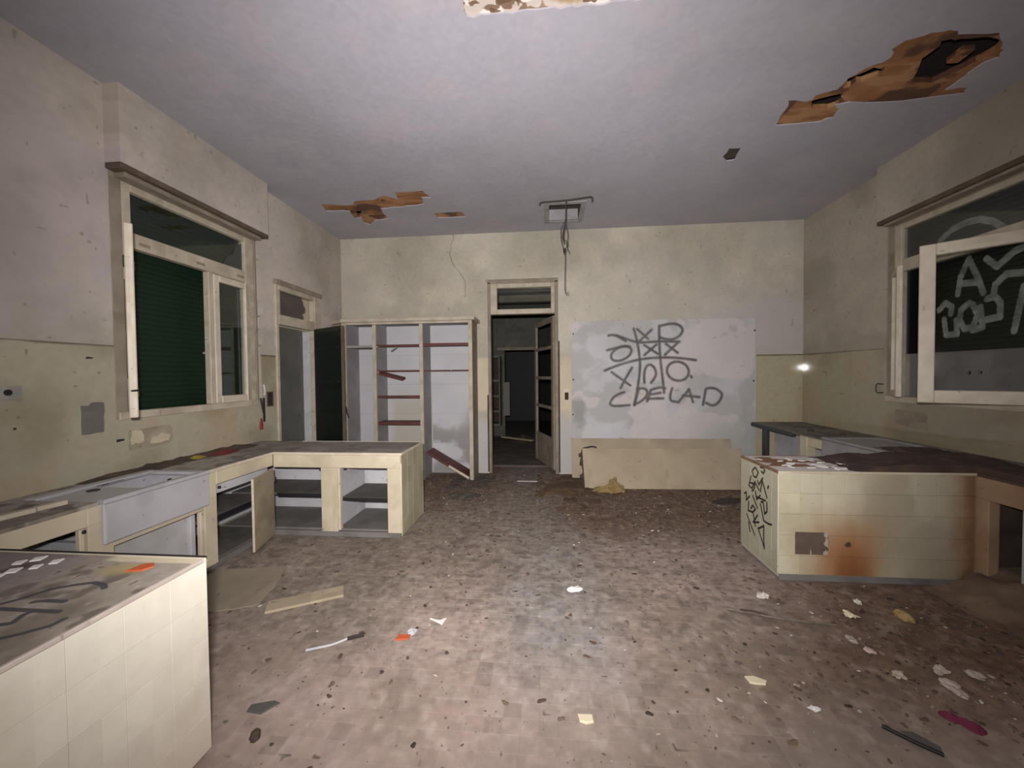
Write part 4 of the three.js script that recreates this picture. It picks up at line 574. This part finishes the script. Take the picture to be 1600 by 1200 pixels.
// near peninsula at lower left
{
  const x1 = -1.345, z0 = -1.39, z1 = -0.42, t = thing('tiled_peninsula', 'near pale-tiled peninsula at the lower left, spray paint on its top', 'counter', [-1.95, 0, -0.9]);
  const m = creamTile(0xd9d2be, 512, 512, z1 - z0, 0.77, 220, (c, x, y) => { c = mix(c, hex(0xd9c3ae), 0.5 * ss(0.4, 0.0, y)); return mix(c, hex(0x6b6588), 0.75 * ss(0.05, 0.025, Math.hypot(x - 0.06, y - 0.47))); }, 0.35, 0.06);
  part(t, 'core', box(FX + 0.002, x1 - 0.008, 0.02, 0.772, z0 + 0.008, z1, 0.002), mGrout); part(t, 'kick', box(FX + 0.002, x1 - 0.02, 0, 0.03, z0 + 0.02, z1, 0.002), mKick);
  tiled(t, 'tile', [x1 - 0.008, 0.012, z1], [0, 0, -1], [0, 1, 0], z1 - z0, 0.763, 0.15, 0.008, m, null, -0.08);
  tiled(t, 'tile', [x1 - 0.004, 0.012, z0 + 0.008], [-1, 0, 0], [0, 1, 0], x1 - FX - 0.01, 0.763, 0.15, 0.008, m);
  const S = [[-1.73, -1.05, -1.7, -1.09, -1.68, -1.14, -1.63, -1.17, -1.58, -1.19, -1.53, -1.18, -1.5, -1.16], [-1.64, -1.07, -1.61, -1.08, -1.54, -1.08], [-1.7, -1.03, -1.62, -1.03, -1.56, -1.03, -1.49, -1.03], [-1.59, -0.96, -1.56, -0.97, -1.58, -1.01, -1.57, -1.03], [-1.5, -0.91, -1.47, -0.93, -1.45, -0.95, -1.43, -0.97, -1.43, -1.0]];
  const X0 = FX, ZZ = z0, W = x1 - FX, D = z1 - z0, PXW = 1024, PYW = 800;
  const kk = ink(PXW, PYW, (g) => { g.strokeStyle = '#000'; for (const s of S) { g.beginPath(); g.lineWidth = 15; pairs(s).forEach((p, i) => { const a = (p[0] - X0) / W * PXW, b = PYW - (p[1] - ZZ) / D * PYW; i ? g.lineTo(a, b) : g.moveTo(a, b); }); g.stroke(); } });
  const mt = dirtTop(PXW, PYW, X0, ZZ, W, D, 0x9d8f80, 225, (c, x, z, i, j) => { c = mix(c, hex(0x7f7276), 0.5 * ss(-1.55, -1.9, x + 0.2 * fbm(x * 5, z * 5, 3, 229))); c = mix(c, hex(0xae9a5c), 0.8 * ss(0.1, 0.05, Math.hypot((x + 1.58) * 0.8, (z + 1.28) * 1.4) + 0.03 * fbm(x * 30, z * 30, 2, 228))); c = mix(c, hex(0xd2c39e), 0.9 * ss(-1.325, -1.335, z + 0.012 * fbm(x * 20, 1, 2, 227)) * ss(-1.75, -1.7, x)); c = mix(c, hex(0x4d2f2c), 0.8 * ss(0.11, 0.05, Math.hypot((x + 1.98) * 0.9, z + 1.27) + 0.08 * fbm(x * 14, z * 14, 3, 226))); return mix(c, hex(0x3b3742), 0.8 * kk(i, j)); });
  const w = thing('worktop', 'dirty worktop of the near left peninsula with dark spray-paint strokes', 'worktop', [-1.95, 0.772, -0.9]);
  part(w, 'slab', topUV(flat(rect(FX + 0.002, x1 - 0.012, z0 + 0.012, z1), 0.018, H), X0, ZZ, W, D), mt); part(w, 'edge_strip', box(x1 - 0.012, x1 + 0.002, 0.775, H + 0.001, z0 + 0.01, z1, 0.003), mat({ map: woodNoise(0xcbbcae, 0xa59488, 230, 14, 14) })); part(w, 'edge_strip', box(FX + 0.002, x1 + 0.002, 0.772, H + 0.001, z0 - 0.001, z0 + 0.012, 0.003), mSash);
  part(w, 'back_strip', box(FX + 0.002, x1 - 0.002, 0.782, H + 0.005, z0 - 0.006, z0, 0.001), mBlack, { label: 'thin black strip along the rear edge' });  // plain black strip just behind the rear edge of the slab
  const og = flake([[-1.545, -1.262], [-1.49, -1.275], [-1.478, -1.3], [-1.5, -1.325], [-1.535, -1.315]], 0.006, 0.008, 8).translate(0, H, 0); single('orange_scrap', 'orange scrap lying on the near left worktop', 'scrap', og, mOrange);
  [[-2.0, -1.325, 0.022], [-1.925, -1.268, 0.018], [-2.035, -1.292, 0.02], [-1.972, -1.235, 0.024], [-1.975, -1.2, 0.016], [-1.9, -1.31, 0.02]].forEach(([x, z, r], i) => single('glass_shard', ['rearmost clear glass shard on the near left worktop', 'clear glass shard in the middle of the cluster on the near left worktop', 'leftmost clear glass shard on the near left worktop', 'largest clear glass shard, front of the cluster on the near left worktop', 'smallest clear glass shard, nearest the paint strokes on the near left worktop', 'clear glass shard on the near left worktop nearest the orange scrap'][i], 'shard', flake([[x - r, z - r * 0.3], [x + r * 0.3, z - r], [x + r, z + r * 0.4], [x - r * 0.2, z + r * 0.8]], 0.006, 0.004, 40 + i).translate(0, H + 0.001, 0), mWhiteBit, 'broken glass shards on the near left worktop'));
}
// ---------------------------------------------------------------- masonry counters on the right
const RF = -2.9, RBk = -3.43, RX = 1.65, RCX = 2.94;
{
  const W = RCX - RX - 0.01, t = thing('tiled_peninsula', 'rust-stained cream tiled peninsula on the right with black graffiti on its end', 'counter', [2.3, 0, -3.16]);
  const rust = (x, y, x0, w, top, s) => ss(1, 0.2, Math.abs(x - x0) / w + 0.35 * (fbm(x * 5, y * 5, 3, s) - 0.5)) * ss(top, top - 0.35, y + 0.15 * (fbm(x * 9, y * 3, 3, s + 1) - 0.5));
  const m = creamTile(0xc4bc9c, 1024, 640, W, 0.77, 240, (c, x, y) => { c = mix(c, hex(0xa69a82), 0.7 * ss(0.35, 1.1, x)); c = mix(c, hex(0x9a8b70), 0.5 * ss(0.5, 0.7, fbm(x * 3, y * 3, 3, 243)) * ss(0.3, 0.8, x));
    c = mix(c, hex(0xb0865f), 0.8 * rust(x, y, 0.45, 0.42, 0.62, 244)); c = mix(c, hex(0xa8622f), 0.75 * rust(x, y, 0.47, 0.24, 0.46, 246) * (0.6 + 0.6 * fbm(x * 16, y * 2, 2, 251))); c = mix(c, hex(0x8a4a26), 0.7 * rust(x, y, 0.5, 0.15, 0.3, 247)); c = mix(c, hex(0x9c6c46), 0.8 * ss(0.2, 0.03, W - x + 0.12 * (fbm(x * 6, y * 6, 3, 248) - 0.5))); c = mix(c, hex(0x7a5238), 0.7 * ss(0.09, 0.02, W - x + 0.06 * (fbm(x * 9, y * 9, 3, 249) - 0.5)));
    return mix(c, hex(0x4d3526), 0.85 * ss(0.026, 0.012, Math.hypot((x - 0.47) * 0.8, y - 0.235) + 0.012 * (fbm(x * 40, y * 40, 2, 250) - 0.5))); });
  const E = [[-3.22, 0.73, -3.25, 0.7, -3.23, 0.66, -3.19, 0.66, -3.16, 0.71, -3.2, 0.74, -3.22, 0.73], [-3.13, 0.76, -3.09, 0.77, -3.07, 0.75, -3.09, 0.72, -3.12, 0.73], [-3.27, 0.65, -3.3, 0.56, -3.25, 0.55], [-3.28, 0.59, -3.22, 0.6, -3.25, 0.55], [-3.24, 0.59, -3.21, 0.61, -3.21, 0.58, -3.23, 0.54, -3.25, 0.53], [-3.21, 0.62, -3.15, 0.57], [-3.17, 0.64, -3.15, 0.61, -3.11, 0.67], [-3.1, 0.68, -3.13, 0.56], [-3.1, 0.65, -3.05, 0.56, -3.04, 0.54], [-3.02, 0.64, -3.03, 0.62], [-3.37, 0.47, -3.34, 0.49, -3.34, 0.42, -3.29, 0.47], [-3.24, 0.49, -3.17, 0.41], [-3.2, 0.54, -3.18, 0.48, -3.13, 0.53], [-3.19, 0.5, -3.06, 0.51], [-3.3, 0.42, -3.31, 0.34, -3.24, 0.35, -3.2, 0.39, -3.24, 0.41, -3.27, 0.37], [-3.12, 0.48, -3.09, 0.49, -3.07, 0.4, -3.04, 0.43, -3.04, 0.5], [-3.13, 0.46, -3.08, 0.34, -3.02, 0.34, -2.98, 0.35], [-3.33, 0.3, -3.21, 0.17], [-3.23, 0.34, -3.2, 0.25], [-3.17, 0.35, -3.23, 0.27, -3.15, 0.3], [-3.3, 0.24, -3.28, 0.17], [-3.15, 0.25, -3.08, 0.3, -3.08, 0.18, -3.07, 0.12, -3.16, 0.25]];
  const DW = RF - RBk, k = ink(512, 736, (g) => { g.strokeStyle = '#000'; g.lineWidth = 15; for (const s of E) { g.beginPath(); pairs(s).forEach((p, i) => { const a = (p[0] - RBk) / DW * 512, b = 736 - (p[1] - 0.01) / 0.77 * 736; i ? g.lineTo(a, b) : g.moveTo(a, b); }); g.stroke(); } });
  const me = creamTile(0xaeab90, 512, 736, DW, 0.77, 255, (c, x, y, i, j) => mix(c, hex(0x1c1b1c), 0.95 * k(i, j)));
  const bx = (n, a, b, c, d, e, f, mm, kk = 0.003) => part(t, n, box(a, b, c, d, e, f, kk), mm);
  bx('core', RX + 0.008, RCX - 0.012, 0.02, 0.772, RBk, RF - 0.008, mGrout); bx('kick', RX + 0.01, RCX - 0.03, 0, 0.048, RBk, RF + 0.002, mKick);
  const hatch = (x, y) => x > 0.115 && x < 0.345 && y > 0.17 && y < 0.35;
  tiled(t, 'tile', [RX, 0.012 + 0.035, RF - 0.008], [1, 0, 0], [0, 1, 0], W, 0.735, 0.15, 0.008, m);
  tiled(t, 'tile', [RX + 0.008, 0.012 + 0.035, RBk], [0, 0, 1], [0, 1, 0], DW - 0.001, 0.735, 0.15, 0.008, me);
  bx('hatch_plate', RX + 0.115, RX + 0.338, 0.195, 0.355, RF - 0.004, RF + 0.006, mat({ map: tex(128, 96, 0, 0, 0.22, 0.16, (x, y) => { let c = mix(hex(0x6c5848), hex(0x574536), fbm(x * 20, y * 20, 3, 258)); return mix(c, hex(0xb5a898), 0.85 * ss(0.6, 0.64, fbm(x * 24 + 2, y * 24, 2, 259)) * (x > 0.1 ? 1 : 0)); }) }));
  { const g = t.children[t.children.length - 1].geometry; uvPlan(g, (x, y) => [(x + 2.3 - RX - 0.115) / 0.22, (y - 0.195) / 0.16]); }
  bx('corner_bead', RX - 0.002, RX + 0.008, 0.05, 0.77, RF - 0.008, RF + 0.002, mSash);
}
{
  const t = thing('masonry_counter', 'masonry counter along the right wall with a dark open bay, rust stained', 'counter', [3.25, 0, -3.6]);
  const rusty = mat({ map: woodNoise(0xb08e6a, 0x8c6847, 262, 6, 6) });
  const p = (n, a, b, c, d, e, f, m = mCream, k = 0.004) => part(t, n, box(a, b, c, d, e, f, k), m);
  p('lintel', RCX, RCX + 0.07, 0.625, 0.772, RF - 0.02, -1.2, rusty); p('post', RCX, RCX + 0.07, 0, 0.625, RF - 0.02, -2.825, rusty); p('post', RCX, RCX + 0.07, 0, 0.625, -2.1, -1.95, rusty);
  p('inner_panel', RCX + 0.05, RCX + 0.07, 0.03, 0.62, -2.69, -2.1, mWhiteIn); p('dark_lining', RCX + 0.24, RCX + 0.26, 0, 0.7, -2.8, -2.1, mVoid); p('partition', RCX + 0.07, XR - 0.01, 0, 0.76, RF - 0.03, RF + 0.01, mDorr);
  // rear stretch behind the peninsula
  p('post', RCX - 0.01, RCX + 0.09, 0, 0.772, -4.74, -4.62); p('lintel', RCX, RCX + 0.07, 0.66, 0.772, -4.74, -4.35); p('back_lining', RCX + 0.3, RCX + 0.33, 0, 0.76, ZB + 0.01, RBk, mWhiteIn); p('side_panel', RCX + 0.07, XR - 0.01, 0, 0.76, -4.36, -4.32, mWhiteIn); p('front_lower', RCX, RCX + 0.06, 0, 0.53, -4.32, RBk, mCream);
  p('steel_edge', RCX - 0.03, RCX + 0.02, 0.735, 0.785, ZB + 0.02, -4.85, mSteel); p('steel_leg', RCX - 0.025, RCX + 0.02, 0, 0.735, -5.5, -5.4, mSteel);
}
{
  const m = dirtTop(1024, 1024, 1.6, -5.8, 2.05, 4.7, 0x7d766c, 265, (c, x, z) => { const q = ss(2.5, 2.25, x + 0.3 * (fbm(x * 6, z * 6, 3, 268) - 0.5)) * (z > -3.6 ? 1 : 0); c = mix(c, mix(hex(0xd4cac6), hex(0x8d5a36), ss(0.48, 0.56, fbm(x * 5, z * 12, 4, 269))), q); c = mix(c, hex(0x4b3126), (1 - q) * 0.85 * (z > -3.7 ? 1 : 0) * ss(3.5, 3.2, x + 0.2 * fbm(x * 6, z * 6, 3, 270))); return c; });
  const t = thing('worktop', 'soiled L-shaped worktop on the right counters, white paint flaking at its end', 'worktop', [2.8, 0.772, -3.6]);
  part(t, 'slab', topUV(flat([[RX, RF], [RX, RBk], [RCX - 0.03, RBk], [RCX - 0.03, -4.62], [RCX - 0.01, ZB + 0.008], [XR - 0.008, ZB + 0.008], [XR - 0.008, -1.2], [RCX, -1.2], [RCX, RF]], 0.018, H), 1.6, -5.8, 2.05, 4.7), m);
  const rustEdge = mat({ map: woodNoise(0x8f6d52, 0x6e4a34, 272, 14, 14) }); part(t, 'edge_strip', box(RX - 0.003, RX + 0.012, 0.772, H + 0.003, RBk, RF, 0.003), rustEdge); part(t, 'edge_strip', box(RX, RCX, 0.774, H + 0.002, RF - 0.008, RF + 0.004, 0.003), mCream); part(t, 'edge_strip', box(RX, RCX - 0.03, 0.772, H + 0.003, RBk - 0.004, RBk + 0.008, 0.003), rustEdge);
  single('soil_heap', 'thin heap of dark brown soil and rubbish spread over the right worktop', 'soil', heap(2.15, 3.5, -3.9, -2.6, H, (x, z) => { if (x < RCX + 0.03 && (z > RF - 0.02 || z < RBk + 0.02)) return -1; const e = Math.min((x - 2.15) * 0.16, (3.5 - x) * 0.3, (z + 3.9) * 0.2, 0.06); return e * (0.2 + 1.1 * fbm(x * 5, z * 5, 4, 274)) + 0.012 * (fbm(x * 24, z * 24, 2, 275) - 0.75); }, 90, 80), mat({ map: woodNoise(0x5a4032, 0x38271f, 276, 12, 12), roughness: 1 }));
  const fl = []; for (let i = 0; i < 26; i++) { const x = rr(1.7, 2.45), z = rr(RBk + 0.06, RF - 0.06), r = rr(0.015, 0.05); fl.push(flake([[-r, -r * 0.4], [r * 0.4, -r * 0.7], [r, r * 0.3], [-r * 0.3, r * 0.6]], 0.004, 0.01, i + 300).rotateX(rr(-0.15, 0.15)).rotateY(rr(0, 6)).translate(x, H + 0.003, z)); }
  const o = single('paint_flakes', 'curled white paint flakes scattered at the end of the right worktop', 'flakes', merge(fl), mWhiteBit); o.userData.kind = 'stuff';
  const s = thing('sink', 'grey ceramic trough sink in the counter along the right wall', 'sink', [3.2, 0.53, -3.97]), z0 = -4.35, z1 = -3.55, x0 = RCX - 0.035;
  const mg = phys({ map: woodNoise(0x96959a, 0x7f7d80, 278, 5, 5), roughness: 0.4, clearcoat: 0.2 }), p = (n, a, b, c, d, e, f, k = 0.008) => part(s, n, box(a, b, c, d, e, f, k), mg);
  p('apron', x0, x0 + 0.035, 0.535, 0.785, z0, z1); part(s, 'rim', merge([box(x0 - 0.008, x0 + 0.05, 0.785, 0.81, z0, z1, 0.01), box(3.42, 3.5, 0.785, 0.806, z0, z1, 0.008), box(x0 + 0.05, 3.42, 0.785, 0.806, z0, z0 + 0.06, 0.008), box(x0 + 0.05, 3.42, 0.785, 0.806, z1 - 0.06, z1, 0.008)]), mg); p('drainboard', x0 + 0.05, 3.42, 0.785, 0.797, z0 + 0.06, z1 - 0.06, 0.003);
  for (const [x, z, r] of [[3.15, -4.9, 0.03], [3.3, -4.6, 0.025], [3.42, -5.1, 0.02]]) single('debris_lump', ['brown lump', 'small dark lump', 'tiny dark lump'][r > 0.028 ? 0 : r > 0.022 ? 1 : 2] + ' on the right counter near the rear corner', 'debris', lump(r, r * 0.8, r * 1.1, (x * 100) | 0, 0.4, 2).translate(x, H, z), mDorr);
}
{ // spilled rubble below the right-hand bay
  single('rubble_heap', 'sloping tan rubble spilling from the open bay of the right counter', 'rubble', heap(2.3, 3.2, -2.86, -2.0, 0, (x, z) => ss(2.55, 3.15, x + 0.25 * (fbm(x * 5, z * 5, 3, 280) - 0.5)) * 0.17 * ss(-1.95, -2.4, z) + 0.02 * (fbm(x * 20, z * 20, 3, 281) - 0.72), 60, 60), mat({ map: woodNoise(0x8d7359, 0x5f4838, 282, 9, 9), roughness: 1 }));
}

// ---------------------------------------------------------------- things lying about
const tr = (g, x, y, z) => g.translate(x, y, z);
function lying(name, label, cat, geo, m, x, z, turn = 0, y = 0.001, tilt = 0, group) { const o = single(name, label, cat, geo, m, group); o.position.set(x, y, z); o.rotation.set(tilt, turn, 0, 'YXZ'); return o; }
{ const g = flake([[-2.57, -2.745], [-2.06, -2.83], [-1.97, -2.62], [-1.9, -2.35], [-2.05, -2.27], [-2.3, -2.2], [-2.56, -2.24]], 0.006, 0.012, 77); single('flat_board', 'worn tan board lying flat on the floor beside the left counter', 'board', g, mat({ map: woodNoise(0x9f907a, 0x877862, 290, 5, 5) })); }
{ const L = Math.hypot(0.407, 0.22) , o = lying('short_plank', 'short tan plank lying on the floor left of the middle', 'plank', merge([box(-0.26, 0.2, 0, 0.018, -0.065, 0.065, 0.003)]), mBoard, -1.615, -2.41, Math.atan2(0.22, 0.4), 0.001); }
lying('paper_scrap', 'bright white crumpled paper in the middle of the floor', 'paper', lump(0.045, 0.016, 0.03, 21, 0.7, 3), mWhiteBit, 0.184, -2.666, 0.2);
lying('orange_packet', 'orange and white torn packet on the floor left of the middle', 'packet', flake([[-0.035, 0.03], [0.03, 0.022], [0.035, -0.01], [-0.03, -0.012]], 0.008, 0.006, 31), mOrange, -0.83, -2.1, 0.1);
lying('paper_scrap', 'white pointed paper scrap behind the orange packet', 'paper', flake([[-0.05, -0.02], [0.01, -0.005], [0.04, -0.03], [0.03, 0.025]], 0.01, 0.006, 32), mWhiteBit, -0.675, -2.256, 0);
lying('foil_scrap', 'crumpled clear wrapper touching the orange packet', 'wrapper', lump(0.03, 0.016, 0.022, 24, 0.7, 2), mWhiteIn, -0.79, -2.15, 0.4);
{ const o = thing('white_stick', 'thin dirty white stick with a dark tip on the floor left of the middle', 'stick', [-1.19, 0.001, -2.02], 0); part(o, 'stick', tube([[-1.32, 0.008, -1.955], [-1.2, 0.008, -2.01], [-1.14, 0.009, -2.06]], 0.007, 16, 6), mWhiteIn); part(o, 'tip', tube([[-1.14, 0.009, -2.06], [-1.06, 0.01, -2.1]], 0.011, 6, 6), mDark); }
lying('tile_chip', 'cream tile chip at the bottom middle of the floor', 'chip', flake([[-0.028, -0.017], [0.027, -0.018], [0.028, 0.01], [0.0, 0.02], [-0.024, 0.012]], 0.012, 0.003, 33), mCreamBit, 0.157, -1.651, 0);
lying('tile_chip', 'longer cream tile chip on the floor right of the middle', 'chip', flake([[-0.04, -0.02], [0.0, -0.024], [0.045, 0.0], [0.03, 0.022], [-0.035, 0.015]], 0.01, 0.004, 34), mCreamBit, 1.004, -1.929, 0);
{ const g = heap(-0.07, 0.07, -0.05, 0.05, 0, (x, z) => 0.022 * (1 - Math.min(Math.hypot((x + 0.032) / 0.034, (z + 0.008) / 0.026), Math.hypot((x - 0.03) / 0.03, (z - 0.006) / 0.03), Math.hypot(x / 0.05, z / 0.012))) * (0.5 + fbm(x * 60, z * 60, 3, 292)) + 0.006 * (fbm(x * 90, z * 90, 2, 293) - 0.6), 40, 30); lying('magenta_rag', 'crumpled magenta rag on the floor at lower right', 'rag', g, mat({ color: col(0x6d2440), roughness: 0.9 }), 1.75, -1.765, -0.55); }
{ const o = thing('dark_strip', 'thin black strip with a grey flap on the floor at lower right', 'strip', [1.46, 0.001, -1.65]); part(o, 'strip', tube([[1.395, 0.008, -1.715], [1.46, 0.009, -1.65], [1.525, 0.008, -1.6]], 0.008, 12, 6), mBlack); part(o, 'flap', flake([[1.455, -1.7], [1.5, -1.7], [1.545, -1.64], [1.53, -1.61], [1.47, -1.645]], 0.006, 0.004, 35), mat({ color: col(0x55524f) })); }
{ const o = thing('twig', 'long crooked pale twig on the floor in front of the right peninsula', 'twig', [1.42, 0.001, -2.43]); part(o, 'stem', tube([[1.13, 0.008, -2.51], [1.2, 0.014, -2.47], [1.29, 0.01, -2.455], [1.37, 0.016, -2.42], [1.46, 0.008, -2.42], [1.55, 0.012, -2.395], [1.68, 0.01, -2.385]], 0.0065, 50, 5), mat({ map: woodNoise(0x9a8f84, 0x54483e, 289, 30, 30) })); part(o, 'fork', tube([[1.35, 0.012, -2.43], [1.28, 0.02, -2.47], [1.2, 0.012, -2.5]], 0.006, 12, 5), mDorr); }
lying('dead_leaf', 'curled brown leaf on the floor near the bottom left', 'leaf', lump(0.02, 0.02, 0.028, 26, 0.5, 2), mDorr, -1.221, -1.463, 0.5);
lying('dark_shard', 'dark grey pointed shard beside the near left peninsula', 'shard', flake([[-0.06, -0.012], [0.03, -0.03], [0.06, -0.02], [0.01, 0.03], [-0.06, 0.02]], 0.008, 0.004, 36), mat({ color: col(0x54534e) }), -1.29, -1.6, 0.1);
lying('foam_lump', 'yellow foam lump at the foot of the leaning boards', 'foam', merge([lump(0.15, 0.075, 0.07, 27, 0.9, 3), lump(0.06, 0.12, 0.05, 28, 0.8, 3).translate(0.035, 0, 0)]), mat({ map: woodNoise(0xa88a4c, 0x7e6434, 294, 9, 9), roughness: 0.9 }), 0.77, -4.96, 0.1);
lying('dark_rag', 'dark rag on the floor by the right end of the leaning boards', 'rag', heap(-0.22, 0.22, -0.1, 0.1, 0, (x, z) => 0.04 * (1 - Math.hypot(x / 0.2, z / 0.08)) * (0.5 + fbm(x * 14, z * 14, 3, 295)), 30, 20), mat({ color: col(0x3a302f), roughness: 1 }), 2.1, -4.66, 0.4);
lying('plaster_chunk', 'yellowish plaster chunk below the rusty corner of the right peninsula', 'chunk', lump(0.035, 0.03, 0.05, 29, 0.4, 3), mat({ color: col(0x9c8258) }), 2.147, -2.5, 0.3);
[[1.944, -2.062, 0.036, 'pale plaster piece on the floor at right, nearest the twig of its row'], [1.9, -1.942, 0.045, 'largest pale plaster piece on the floor at right'], [2.08, -2.04, 0.034, 'pale plaster piece on the floor nearest the right edge'], [1.72, -2.02, 0.03, 'pale plaster piece left of the others at lower right'], [1.685, -2.274, 0.028, 'flat pale plaster sliver below the right end of the twig'], [1.713, -2.186, 0.025, 'small pinkish plaster crumb in front of the right peninsula'], [1.432, -2.68, 0.04, 'white plaster splinter near the graffiti corner of the right peninsula'], [2.002, -2.65, 0.025, 'white plaster crumb under the rust stain of the right peninsula'], [1.85, -2.5, 0.036, 'cream plaster sliver left of the yellowish chunk'], [1.174, -1.788, 0.02, 'tiny bright white chip on the lower right floor']].forEach(([x, z, r, lab], i) => lying('plaster_piece', lab, 'plaster', lump(r, r * 0.35, r * 0.7, 50 + i, 0.9, 3), i === 8 ? mCreamBit : mat({ color: col([0xb8aca0, 0xb5aa9e, 0xb0a496, 0xb8aa9c, 0xaa9e94, 0xc0a8a0, 0xd0c8c0, 0xd8d2cc, 0xc0b090, 0xe0dcd8][i]) }), x, z, 0.6 + i));
{ const o = thing('broken_lath', 'pale broken lath lying along the edge of the left worktop', 'lath', [-2.78, H, -1.75]); const g = (a, b, c, d) => { const L = Math.hypot(b[0] - a[0], b[1] - a[1]); return box(0, L, 0, 0.025, -0.02, 0.02, 0.003).rotateY(-Math.atan2(b[1] - a[1], b[0] - a[0])).translate(a[0], H + 0.001, a[1]); }; part(o, 'lath', g([-2.79, -1.4], [-2.735, -1.805]), mSash); part(o, 'lath', g([-2.745, -1.815], [-2.725, -1.935]), mSash); }
lying('red_rag', 'crumpled dark red rag on the left worktop under the window', 'rag', heap(-0.09, 0.09, -0.16, 0.16, 0, (x, z) => 0.028 * (1 - Math.hypot(x / 0.08, z / 0.15)) * (0.5 + fbm(x * 30, z * 30, 3, 296)), 24, 30), mat({ color: col(0x6d2426), roughness: 0.9 }), -3.04, -3.36, 0.2, H + 0.002);
lying('yellow_scrap', 'yellow scrap beside the red rag on the left worktop', 'scrap', heap(-0.06, 0.06, -0.09, 0.09, 0, (x, z) => 0.02 * (1 - Math.hypot(x / 0.05, z / 0.08)) * (0.5 + fbm(x * 40, z * 40, 3, 297)), 20, 20), mat({ color: col(0x9a8a34), roughness: 0.9 }), -3.1, -3.13, 0.1, H + 0.002);
single('dirt_bank', 'bank of rusty brown dirt heaped along the left worktop against the wall', 'dirt', heap(XL + 0.01, -2.85, -3.9, -2.2, H, (x, z) => 0.035 * ss(0.26, 0, x - XL + 0.12 * (fbm(z * 6, 1, 3, 298) - 0.4)) * ss(-2.2, -2.6, z) * ss(-3.9, -3.6, z) * (0.3 + fbm(x * 14, z * 14, 4, 299)) - 0.004, 30, 80), mat({ map: woodNoise(0x64503f, 0x43352a, 300, 12, 12), roughness: 1 }));
single('dirt_heap', 'flat heap of rust-brown dirt on the floor right of the rear doorway', 'dirt', heap(-0.15, 0.75, -5.75, -4.3, 0, (x, z) => 0.035 * (1 - Math.hypot((x - 0.27) / 0.5, (z + 5.1) / 0.75)) + 0.07 * (fbm(x * 7, z * 7, 5, 301) - 0.6), 50, 70), mat({ map: woodNoise(0x7a5836, 0x4c3826, 302, 12, 12), roughness: 1 }));
single('dirt_heap', 'flat heap of grey rubble dirt on the floor in front of the shelf unit', 'dirt', heap(-1.35, -0.75, -5.75, -4.5, 0, (x, z) => 0.03 * (1 - Math.hypot((x + 1.05) / 0.4, (z + 5.2) / 0.7)) + 0.07 * (fbm(x * 7, z * 7, 5, 303) - 0.62), 40, 60), mat({ map: woodNoise(0x665a4f, 0x463c34, 304, 12, 12), roughness: 1 }));
// crumbs of plaster and dirt nobody could count
{
  const crumb = (name, label, n, m, pick, s0, s1, cols) => {
    const g = lump(1, 0.5, 0.75, 60, 0.5, 1), o = new THREE.InstancedMesh(g, m, n), q = new THREE.Matrix4(), e = new THREE.Euler(), c = new THREE.Color();
    let i = 0; while (i < n) { const x = rr(-2.5, 3.3), z = rr(-5.75, -1.2); if ((x < -1.28 && z > -4.05 && z < -3.36) || (x < -2.5 && z > -3.5) || (x > 1.6 && z < -2.86 && z > -3.48) || (x > 2.9) || rnd() > pick(x, z)) continue;
      const s = s0 + (s1 - s0) * rnd() ** 3; q.compose(V(x, 0, z), new THREE.Quaternion().setFromEuler(e.set(rr(-0.1, 0.1), rr(0, 6.28), rr(-0.1, 0.1))), V(s * rr(0.7, 1.5), s * rr(0.4, 0.9), s)); o.setMatrixAt(i, q); c.set(cols[Math.floor(rnd() * cols.length)]); o.setColorAt(i, c); i++; }
    o.name = name; shadowed(o); o.userData = { label, category: 'debris', kind: 'stuff' }; scene.add(o);
  };
  const mc = mat({ color: 0xffffff, roughness: 0.95 });
  crumb('dirt_crumbs', 'dark brown crumbs of dirt strewn over the tiled floor', 11000, mc, (x, z) => Math.min(1, 0.05 + 0.9 * rubble(x, z) + 0.25 * ss(-2.2, -4, z)), 0.003, 0.017, [0x4d4038, 0x5a4436, 0x3b302a, 0x6a5a4c, 0x594c44, 0x70604f]);
  crumb('plaster_crumbs', 'pale crumbs of plaster strewn over the tiled floor', 1300, mc, (x, z) => Math.min(1, 0.1 + 0.5 * rubble(x, z) + 0.25 * ss(-2.0, -4.5, z) + 0.8 * ss(0.35, 0.1, Math.hypot(x - 1.93, z + 2.03)) + 0.6 * ss(0.5, 0.2, Math.hypot(x + 1.0, z + 4.7))), 0.0025, 0.012, [0xa99e96, 0x94887c, 0xb4aaa2, 0x8f8478, 0xcfc8c2]);
}

renderer.render(scene, camera);
